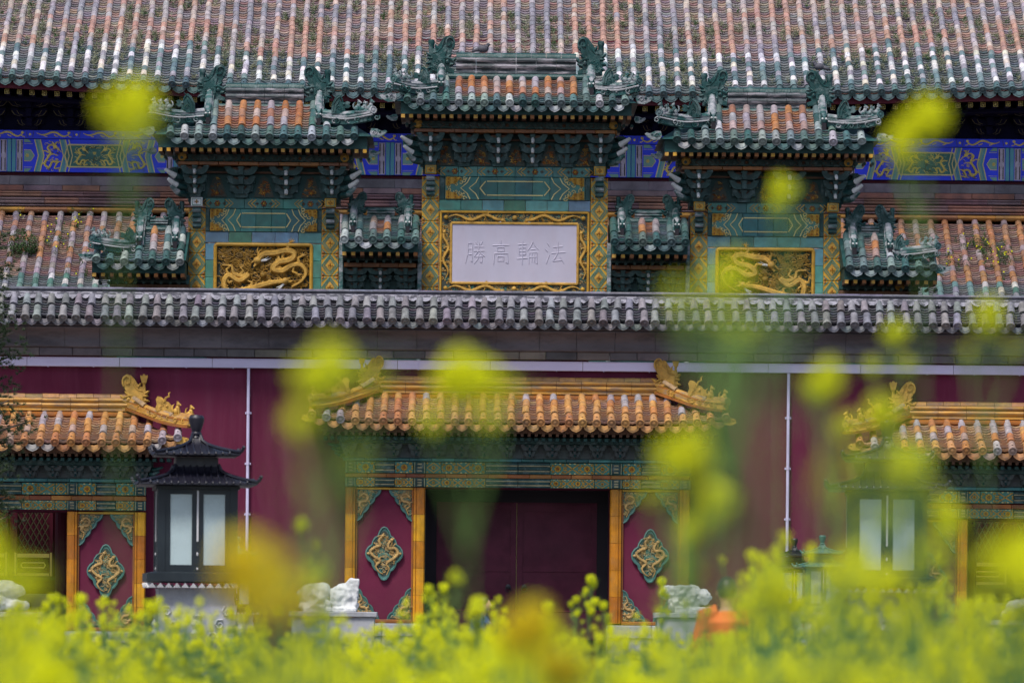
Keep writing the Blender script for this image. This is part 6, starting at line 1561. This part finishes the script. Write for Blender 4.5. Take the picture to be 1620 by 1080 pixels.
# =============================================================== people
def person(x,Y,h,yaw,label,shirt,trousers,hair,pose='stand',longhair=False,hat=None):
    g=root('person',(x,Y,0),label,'person'); k=h/1.7; M=T(x,Y,0)@RZ(yaw)@SCL(k)      # faces -y before the turn
    b=MB(); m='skin'
    lean=.10 if pose=='walk' else .16 if pose=='phone' else .0
    hp=Vector((0,0,.90)); ch=Vector((0,-lean,1.28)); nk=Vector((0,-lean-.01,1.44)); hd=Vector((0,-lean*1.35-.03,1.58))
    b.tube([hp,(hp+ch)/2,ch,nk],[.14,.125,.15,.055],m,12); b.ball(tuple(hd),(.077,.098,.115),m,12,9); b.tube([nk-Vector((0,0,.05)),hd-Vector((0,-.02,.05))],.055,m,10)
    b.tube([hd+Vector((0,-.09,.02)),hd+Vector((0,-.118,-.02))],[.012,.017],m,6)
    for s in (-1,1): b.ball(tuple(hd+Vector((s*.08,.0,-.005))),(.012,.022,.032),m,6,4)
    st=.22 if pose=='walk' else .05
    legs=[];arms=[]
    for s in (-1,1):
        f=s*st
        L=[hp+Vector((s*.09,0,0)),Vector((s*.10,-f*.5-.03,.48)),Vector((s*.10,-f+.03,.07)),Vector((s*.11,-f-.12,.035))]; legs.append(L); b.tube(L,[.09,.06,.04,.035],m,10)
        sh=ch+Vector((s*.18,0,.10))
        if pose=='phone': A=[sh,sh+Vector((s*.06,-.10,-.24)),sh+Vector((-s*.06,-.32,-.12))]
        elif pose=='walk': A=[sh,sh+Vector((s*.05,s*.12,-.27)),sh+Vector((s*.05,s*.14-.12,-.50))]
        else: A=[sh,sh+Vector((s*.07,.02,-.28)),sh+Vector((s*.05,-.06,-.52))]
        arms.append(A); b.tube([ch+Vector((s*.1,0,.11))]+A,[.07,.06,.042,.028],m,9)
        d=(A[2]-A[1]).normalized(); w=A[2]; sd_=Vector((1,0,0)) if abs(d.x)<.7 else Vector((0,1,0))
        b.tube([w,w+d*.05,w+d*.09],[.028,.036,.034],m,8)
        for q in range(4):
            o_=sd_*(q-1.5)*.019; cv=Vector((0,-.02,0)); L_=(.06,.072,.068,.052)[q]
            b.tube([w+d*.08+o_,w+d*(.08+L_*.6)+o_+cv*.4,w+d*(.08+L_)+o_+cv*1.4],[.010,.009,.007],m,6)
        b.tube([w+d*.02-sd_*s*.025,w+d*.055-sd_*s*.05,w+d*.09-sd_*s*.045+Vector((0,-.01,0))],[.012,.011,.008],m,6)
    remeshed('body',b,M,g,.010,'skin')
    c=MB(); c.tube([hp+Vector((0,0,-.03)),(hp+ch)/2,ch+Vector((0,0,.04)),nk-Vector((0,0,.03))],[.175,.155,.175,.075],shirt,14)
    for A,s in zip(arms,(-1,1)): c.tube([ch+Vector((s*.08,0,.11)),A[0],A[1],A[1].lerp(A[2],.75)],[.09,.083,.066,.05],shirt,10)
    remeshed('shirt',c,M,g,.014,shirt,.012,.1)
    c=MB()
    for L,s in zip(legs,(-1,1)): c.tube([hp+Vector((s*.06,0,.06)),L[0],L[1],L[2]],[.11,.115,.08,.065],trousers,10)
    remeshed('trousers',c,M,g,.014,trousers,.012,.1)
    c=MB(); c.ball(tuple(hd+Vector((0,.018,.028))),(.088,.10,.108),hair,12,8)
    if longhair: c.tube([hd+Vector((0,.05,.0)),hd+Vector((0,.075,-.12)),hd+Vector((0,.08,-.24))],[.075,.065,.035],hair,8)
    cut=c; link('hair',cut.mesh('hair',True),M@T(0,.0,0),g)
    f=MB()
    for s in (-1,1): f.ball(tuple(hd+Vector((s*.03,-.088,.012))),(.011,.006,.007),'white_paint',6,4); f.ball(tuple(hd+Vector((s*.03,-.094,.012))),(.005,.003,.005),'hair',6,4)
    f.tube([hd+Vector((-.022,-.09,-.052)),hd+Vector((0,-.097,-.055)),hd+Vector((.022,-.09,-.052))],.005,'petal_deep' if 0 else 'red_panel',5)
    link('face',f.mesh('face'),M,g)
    for L,s in zip(legs,(-1,1)):
        c=MB(); c.ball(tuple(L[3]+Vector((0,.05,.005))),(.045,.13,.04),'hair',8,5); link('shoe',c.mesh('shoe',True),M,g)
    if pose=='phone':
        c=MB(); p=arms[1][2]+Vector((-.1,-.09,.06)); c.box(p.x-.04,p.x+.04,p.y-.006,p.y+.006,p.z-.07,p.z+.08,'black_metal'); o=link('phone',c.mesh(),M); o['label']='dark phone held up by the person in the white shirt'; o['category']='phone'
    return g
Y=-64; person(WX(1150,Y,933),Y,1.68,PI,'person with dark hair in an orange top seen from behind, near the right pedestal','cloth_orange','cloth_dark','hair')
Y=-20; person(WX(752,Y,950),Y,1.72,1.25,'person in a blue jacket walking towards the right before the middle door','cloth_blue','cloth_dark','hair','walk',True)
Y=-9; person(WX(1257,Y,980),Y,1.50,1.2,'person in a white shirt holding up a phone by the small lanterns','cloth_white','cloth_dark','hair','phone')
Y=-7; person(WX(1243,Y,973),Y,1.58,.2,'fair haired person facing the camera behind the one in white','stone_pale','cloth_dark','hair_light')
Y=.3; person(WX(43,Y,955),Y,1.66,PI,'dark haired person in dark clothes in the left gateway, the left of two','cloth_dark','cloth_dark','hair')
Y=.5; person(WX(67,Y,960),Y,1.60,PI-.4,'dark haired person in dark clothes in the left gateway, the right of two','cloth_dark','cloth_dark','hair',longhair=True)
# =============================================================== pine at the left edge
Y=-14; px_=WX(-58,Y,700); pine=root('pine_tree',(px_,Y,0),'pine whose branch tips reach in at the left edge above the side gate','tree')
rp=random.Random(8)
b=MB(); TR=catmull([(px_,Y,0),(px_+.1,Y,2.2),(px_-.05,Y,4.4),(px_+.1,Y+.1,6.6),(px_+.05,Y,8.2)],4); b.tube(TR,[.2*(1-.8*i/(len(TR)-1)) for i in range(len(TR))],'bark',9); link('trunk',b.mesh('trunk',True),None,pine)
nb=MB(); lb=MB()
def needles(mb,p,d,n=16,L=.10):
    for i in range(n):
        v=(d*.8+Vector((rp.uniform(-1,1),rp.uniform(-1,1),rp.uniform(-.5,1)))).normalized()*L*rp.uniform(.6,1.1); w_=v.cross(Vector((rp.uniform(-1,1),rp.uniform(-1,1),rp.uniform(-1,1)))).normalized()*.006
        mb.add([tuple(p-w_),tuple(p+w_),tuple(p+v)],[(0,1,2)],'needle')
for i in range(26):
    z0=2.8+5.2*i/26; a=(0 if i%3 else .0)+rp.uniform(-1.0,1.0)+(PI if i%2 else 0); L=1.35*(1.1-.5*i/26)*rp.uniform(.75,1.05)
    if a<1.2 and z0>4.9 and z0<6.6: L*=.95
    if z0<4.4 and a<1.5: L*=.6
    s0=Vector((px_,Y,z0)); d=Vector((math.cos(a),math.sin(a)*.8,.18)).normalized()
    P=[s0,s0+d*L*.5+Vector((0,0,.02)),s0+d*L+Vector((0,0,.1))]; lb.tube(P,[.045,.03,.01],'bark',5)
    for j in range(80):
        t=rp.uniform(.3,1.02); q=s0+d*L*t+Vector((rp.uniform(-.28,.28),rp.uniform(-.28,.28),rp.uniform(-.12,.28)))*(.5+.5*t)
        needles(nb,q,(q-(s0+d*L*t*.8)).normalized(),22)
link('limb',lb.mesh('limb',True),None,pine); link('crown',nb.mesh(),None,pine,kind='stuff')
# =============================================================== rapeseed field between the camera and the yard
rf_=random.Random(2024)
def flower(mb,c,n,s,m,rr):
    """four rounded petals in a cross, opening along n"""
    n=n.normalized(); a=n.cross(Vector((.3,.2,1))).normalized(); b_=n.cross(a); ph=rr.uniform(0,PI/2)
    for k in range(4):
        t=ph+k*PI/2; d=a*math.cos(t)+b_*math.sin(t); e=n.cross(d)
        p0=c; p1=c+d*s*.6+e*s*.42+n*s*.25; p2=c+d*s*1.05+n*s*.12; p3=c+d*s*.6-e*s*.42+n*s*.25
        mb.add([tuple(p0),tuple(p1),tuple(p2),tuple(p3)],[(0,1,2,3)],m)
def head(mb,R_,nf,rr,m='petal',buds=7,detail=True,elong=1.0):
    """flower head centred near the origin: buds on top, open flowers in a dome below"""
    for i in range(nf):
        t=i/nf; z=R_*(1.0-1.9*t)*elong; q=R_*(.45+.65*math.sin(PI*min(1,.25+t*.75))); a=i*2.4+rr.uniform(-.3,.3)
        c=Vector((q*math.cos(a),q*math.sin(a),z+rr.uniform(-.1,.1)*R_)); n=Vector((math.cos(a),math.sin(a),.9-.9*t))
        flower(mb,c,n,R_*.48*rr.uniform(.8,1.15),m,rr)
        if detail: mb.tube([(0,0,z-R_*.35),tuple(c)],[.0012,.0009],'rape_stem',3,caps=False)
    for i in range(buds):
        a=i*2.4; q=R_*.28*math.sqrt(i/max(1,buds)); mb.ball((q*math.cos(a),q*math.sin(a),R_*(1.0+.25*(1-i/buds))*elong),(R_*.12,R_*.12,R_*.2),'rape_bud',5,3)
def stalk(mb,P,r0,r1,pods,rr,leaf=0,n=5):
    k=len(P); mb.tube(P,[r0+(r1-r0)*i/(k-1) for i in range(k)],'rape_stem',n,caps=False)
    for i in range(pods):
        t=1-.45*(i+.7)/pods*min(1,.5/max(.1,(Vector(P[-1])-Vector(P[0])).length)); f=t*(k-1); j=min(k-2,int(f)); p=Vector(P[j]).lerp(Vector(P[j+1]),f-j); a=i*2.4
        d=Vector((math.cos(a),math.sin(a),.75)); mb.tube([p,p+d*.022,p+d*.022+Vector((d.x*.02,d.y*.02,.035))],[.0008,.0016,.0005],'rape_stem',3,caps=False)
    for i in range(leaf):
        t=rr.uniform(.15,.75); f=t*(k-1); j=min(k-2,int(f)); p=Vector(P[j]).lerp(Vector(P[j+1]),f-j); a=rr.uniform(0,2*PI); L=rr.uniform(.08,.2)*(1.2-t); d=Vector((math.cos(a),math.sin(a),.35)); e=Vector((-math.sin(a),math.cos(a),0))*L*.2
        mb.add([tuple(p),tuple(p+d*L*.5+e),tuple(p+d*L*.95-Vector((0,0,L*.25))),tuple(p+d*L*.5-e)],[(0,1,2,3)],'rape_leaf')
# archetypes: a stalk mesh (top at z=0, foot at z=-1.2) and places for heads
HM=[]
for i in range(6):
    b=MB(); rr=random.Random(100+i); head(b,.0185+.002*(i%3),(17,20,16,19,14,21)[i],rr,'petal',6,False,(1,1.2,1,1.35,.9,1.1)[i]); HM.append(b)
HME=[b.mesh('flower_head') for b in HM]
ARC=[]
for i in range(7):
    rr=random.Random(200+i); b=MB(); hs=[]
    bend=rr.uniform(-.05,.05)
    P=[(0,0,-1.25),(bend,.02,-.8),(bend*.8,0,-.35),(0,0,-.02)]; stalk(b,P,.006,.0022,8,rr,3,4); hs.append((0,0,0,1.0))
    for k in range(rr.randint(5,8)):
        z0=-rr.uniform(.22,.62); a=rr.uniform(0,2*PI); L=rr.uniform(.10,.26); t0=Vector((bend*.5,0,z0)); e=t0+Vector((math.cos(a)*L*.55,math.sin(a)*L*.55,min(-z0-.03,L*1.25)))
        stalk(b,[tuple(t0),tuple(t0.lerp(e,.55)+Vector((math.cos(a)*.03,math.sin(a)*.03,-.02))),tuple(e)],.003,.0016,4,rr,1,4); hs.append((e.x,e.y,e.z+.012,rr.uniform(.6,.95)))
    ARC.append((b,b.mesh('stem'),hs))
# near plants, placed one by one (pixel of the flower head in the photograph, distance from the camera, head radius m)
NEAR=[
(200,168,7.4,.031,'petal','tall rapeseed plant whose bright bloom stands before the left tower roof and dark eaves',0),
(1466,185,8.8,.028,'petal','tall rapeseed plant whose bloom stands before the dark eaves at the upper right',0),
(1240,300,11.5,.024,'petal','rapeseed plant with its bloom over the right tower brackets of the archway',0),
(735,598,7.6,.032,'petal','rapeseed plant with a broad double bloom over the middle gate roof ridge',1),
(520,585,6.6,.028,'petal','rapeseed plant covering the left corner of the middle gate roof',2),
(1303,600,9.0,.026,'petal','rapeseed plant whose bloom crosses the gutter just right of the right downpipe',1),
(1418,525,11,.022,'petal','rapeseed plant with a bloom on the grey wall cap, left one of the right-hand pair',0),
(1562,500,9.6,.026,'petal','rapeseed plant with a bloom on the grey wall cap near the right edge',0),
(1150,440,6.4,.022,'petal','close rapeseed spray with drooping blooms veiling the right dragon panel',2),
(1085,715,7.4,.029,'petal','rapeseed plant hiding the right end of the middle gate bracket band',2),
(1130,790,8.8,.026,'petal','rapeseed plant over the outer column at the right of the middle gate',1),
(1400,655,8.6,.025,'petal','rapeseed plant over the roof corner of the right gate',1),
(1432,740,7.6,.026,'petal','rapeseed plant right in front of the veiled black lantern',2),
(402,900,5.8,.033,'petal_deep','deep yellow out of focus rapeseed plant right of the large left lantern',1),
(-42,885,6.2,.032,'petal','rapeseed plant cut by the left edge before the lattice screen',1),
(475,828,19,.020,'petal','rapeseed plant with one small round bloom against the red wall left of the middle gate',0),
(722,912,18,.020,'petal','rapeseed plant with a small round bloom at the left of the dark door',0),
(828,990,7.6,.032,'petal_deep','deep yellow rapeseed plant low before the middle of the dark door',1),
(1604,885,6.2,.032,'petal','large blurred rapeseed plant before the right gateway',2),
(1085,900,9,.018,'petal','rapeseed plant low over the right lower corner carving of the middle gate',0),
(1235,930,8,.030,'petal','rapeseed plant in front of the small lanterns',1),
(500,905,11,.020,'petal','rapeseed plant behind the deep yellow one, above the broken animal',0),
(1500,820,9,.026,'petal','rapeseed plant before the panel of the right gate',1),
(1345,900,7.5,.030,'petal','rapeseed plant before the pedestal of the veiled lantern',2),
(1180,520,3.6,.004,'petal','closest thin rapeseed stem, a faint streak right of the middle gate roof',3),
(505,760,4.2,.004,'petal','very close rapeseed stem, a faint dark streak left of the middle gate',3),
(1320,760,4.5,.008,'petal','very close rapeseed stem with buds right of the right downpipe',3),
(935,917,38,.026,'petal','sharp slender rapeseed plant with stacked blooms in front of the door, right half',4),
(912,948,39,.020,'petal','sharp slender rapeseed sprig just left of the tallest sprig before the door',4),
(955,958,36,.020,'petal','sharp rapeseed sprig just right of the tallest sprig before the door',4),
(678,932,33,.020,'petal','slender rapeseed sprig against the inner left column of the middle gate',4),
(1047,921,40,.024,'petal','sharp slender rapeseed plant before the lower right panel of the middle gate',4),
(702,930,34,.024,'petal','slender rapeseed plant with round blooms at the left door edge',4),
(757,955,24,.026,'petal','rapeseed plant whose bloom hides the face of the person in blue',4),
(88,947,33,.022,'petal','slender rapeseed plant before the left gate panel, leftmost',4),
(128,948,30,.024,'petal','slender rapeseed plant before the left gate panel, second from the left',4),
(243,962,26,.024,'petal','rapeseed plant with a bloom below the white trim of the left lantern',4),
(1543,983,36,.022,'petal','sharp rapeseed plant with a single round bloom at the dark right doorway',4),
(868,960,28,.022,'petal','rapeseed plant with a narrow bloom low in front of the door middle',4),
]
def nplant(px,py,d,R_,m,label,kind,seed):
    Y=CAMY+d; x=WX(px,Y,py); z=WZ(py,Y,px); rr=random.Random(seed); R_=R_*(.83 if kind<3 else 1); g=root('rapeseed_plant',(x,Y,0),label,'plant','rapeseed plants rising from the field')
    b=MB(); bend=rr.uniform(-.04,.04)
    P=catmull([(x+bend,Y+.03,0),(x+bend*.4,Y+.02,z*.45),(x-bend*.3,Y,z*.8),(x,Y,z-R_)],3)
    stalk(b,[tuple(p) for p in P],.006 if d>12 else .0026,.0016,12 if d>12 else 5,rr,7 if d>12 else 0,6)
    heads=[(x,Y,z,R_)] if kind in (3,4) else [(x+rr.uniform(-.5,.5)*R_,Y,z+R_*.35,R_*.72),(x+R_*rr.uniform(-.95,-.5),Y+R_*.4,z-R_*rr.uniform(.2,.6),R_*.62),(x+R_*rr.uniform(.5,.95),Y-R_*.4,z-R_*rr.uniform(.1,.6),R_*.62),(x+R_*rr.uniform(-.3,.3),Y,z-R_*rr.uniform(.9,1.3),R_*.5)]
    nside={0:2,1:3,2:5,3:1,4:7}[kind]
    spread={0:.05,1:.07,2:.07,3:.03,4:.055}[kind]
    dpx=d/9000; drop={0:(30*dpx,60*dpx),1:(15*dpx,85*dpx),2:(15*dpx,150*dpx),3:(20*dpx,120*dpx),4:(.03,.32)}[kind]
    for k in range(nside):
        zz=z-rr.uniform(*drop)*(1 if kind!=2 else (k+1)/nside); a=rr.uniform(0,2*PI); e=Vector((x+math.cos(a)*spread*rr.uniform(.5,1),Y+math.sin(a)*spread,zz)); s0=Vector((x-bend*.3,Y,zz-rr.uniform(.12,.2)))
        stalk(b,[tuple(s0),tuple(s0.lerp(e,.6)+Vector((math.cos(a)*.012,0,0))),tuple(e)],.0032,.002,3,rr,0,4); heads.append((e.x,e.y,e.z,R_*(rr.uniform(.5,.85) if kind==4 else rr.uniform(.35,.7))))
    link('stem',b.mesh('stem'),None,g)
    for (hx,hy,hz,hr) in heads:
        b=MB(); head(b,hr,46 if hr>.014 else 18,rr,m,9,True,rr.uniform(1,1.3)); link('flower_head',b.mesh('flower_head'),T(hx,hy,hz),g)
for i,t in enumerate(NEAR): nplant(*t,seed=500+i)
# the field itself
plants=[]
def dens(px): return 0 if px<1120 else min(1,(px-1120)/160)
rr=rf_
def bed(n,d0,d1,p0,p1,mean,sd,tall=0,tmax=.1,cap=9):
    for i in range(n):
        d=rr.uniform(d0,d1); px=rr.uniform(p0,p1); Y=CAMY+d; x=WX(px,Y,1000)
        v=noise.noise(Vector((x*.8,Y*.3,1.7))); top=rr.gauss(mean,sd)+.09*v
        if rr.random()<tall: top+=rr.uniform(.02,tmax)
        if 1085<px<1185 or 712<px<778: cap_=1.25-.0016*d
        else: cap_=cap
        plants.append((d,x,Y,min(top,cap,cap_)))
bed(225,29,43,-130,1750,1.165,.05,.22,.14,1.40)      # the flower bed itself, seen almost edge on
bed(230,38,46,-130,1750,1.10,.05)
bed(80,28,42,-100,430,1.20,.05,.3,.14,1.40)
bed(50,28,42,660,800,1.20,.05,.4,.2,1.45)
bed(80,24,40,1120,1750,1.27,.07,.3,.2,1.6)
bed(34,24,38,1140,1750,1.40,.07)
bed(20,20,36,1140,1750,1.55,.06)
bed(14,26,40,-120,90,1.28,.06)
bed(16,10,18,1180,1750,1.25,.05,.2,.08,1.36)
bed(26,13,20,-100,130,1.19,.04)
bed(20,12,20,780,900,1.19,.04)
bed(40,12,22,400,1150,1.16,.03,0,.1,1.2)
bed(70,7,14,-150,1780,1.14,.03,0,.1,1.165)
plants.sort(key=lambda t:t[0]/max(.2,1))
vis=[p for p in plants if p[3]>1.25-(90/9000)*p[0]-.05]; hid=[p for p in plants if not p[3]>1.25-(90/9000)*p[0]-.05]
inv=[p for p in plants if p not in set(vis)] if False else []
first=vis[:262]; rest=vis[262:]+hid
for j,(d,x,Y,top) in enumerate(first):
    a=j%7; b,me,hs=ARC[a]; ang=rf_.uniform(0,2*PI); s=rf_.uniform(.9,1.1)
    M=T(x,Y,top)@RZ(ang)@SCL(1,1,1)
    g=root('rapeseed_plant',(x,Y,0),'yellow flowering rapeseed plant within the dense blurred field at the bottom','plant','rapeseed plants massed in the field')
    link('stem',me,T(x,Y,top)@RZ(ang)@SCL(1,1,top/1.25),g)
    for (hx,hy,hz,hs_) in hs:
        link('flower_head',HME[(j+int(hx*99))%6],M@T(hx,hy,hz)@SCL(hs_*s),g)
# the rest as one mass, built with numpy
def arrays(mb): 
    v=np.array(mb.v,dtype=np.float32); lt=np.array([len(f) for f in mb.f],dtype=np.int32); li=np.array([i for f in mb.f for i in f],dtype=np.int32); return v,lt,li,np.array(mb.m,dtype=np.int32),mb.mats
full=[]
for a in range(7):
    c=MB(); c.merge(ARC[a][0])
    for q,(hx,hy,hz,hs_) in enumerate(ARC[a][2]): c.merge(HM[(a+q)%6],T(hx,hy,hz)@SCL(hs_))
    full.append(arrays(c))
allm=['rape_stem','rape_leaf','petal','rape_bud']
V=[];LT=[];LI=[];MI=[];off=0
for j,(d,x,Y,top) in enumerate(rest):
    v,lt,li,mi,ms=full[j%7]; a=rf_.uniform(0,2*PI); c_,s_=math.cos(a),math.sin(a)
    if d>22:   # farther plants stand in the mass: keep the upper part only
        pass
    w_=v@np.array([[c_,s_,0],[-s_,c_,0],[0,0,1]],dtype=np.float32)+np.array([x,Y,top],dtype=np.float32); w_[:,2]=np.maximum(w_[:,2],0)
    mp=np.array([allm.index(m) for m in ms],dtype=np.int32)
    V.append(w_);LT.append(lt);LI.append(li+off);MI.append(mp[mi]);off+=len(v)
V=np.concatenate(V);LT=np.concatenate(LT);LI=np.concatenate(LI);MI=np.concatenate(MI)
me=bpy.data.meshes.new('rapeseed_field'); me.vertices.add(len(V)); me.vertices.foreach_set('co',V.ravel()); me.loops.add(len(LI)); me.loops.foreach_set('vertex_index',LI); me.polygons.add(len(LT))
ls=np.concatenate([[0],np.cumsum(LT)[:-1]]).astype(np.int32); me.polygons.foreach_set('loop_start',ls); 
for m in allm: me.materials.append(MATS[m])
me.polygons.foreach_set('material_index',MI); me.update(calc_edges=True); me.validate()
o=link('rapeseed_field',me,None,None,kind='stuff'); o['label']='dense field of yellow flowering rapeseed filling the bottom of the picture'; o['category']='flower field'
b=MB(); b.box(-30,30,CAMY-8,CAMY+47,0.0,.004,'soil'); link('field_soil',b.mesh(),None,kind='structure')
print('field verts',len(V),'plants',len(rest))
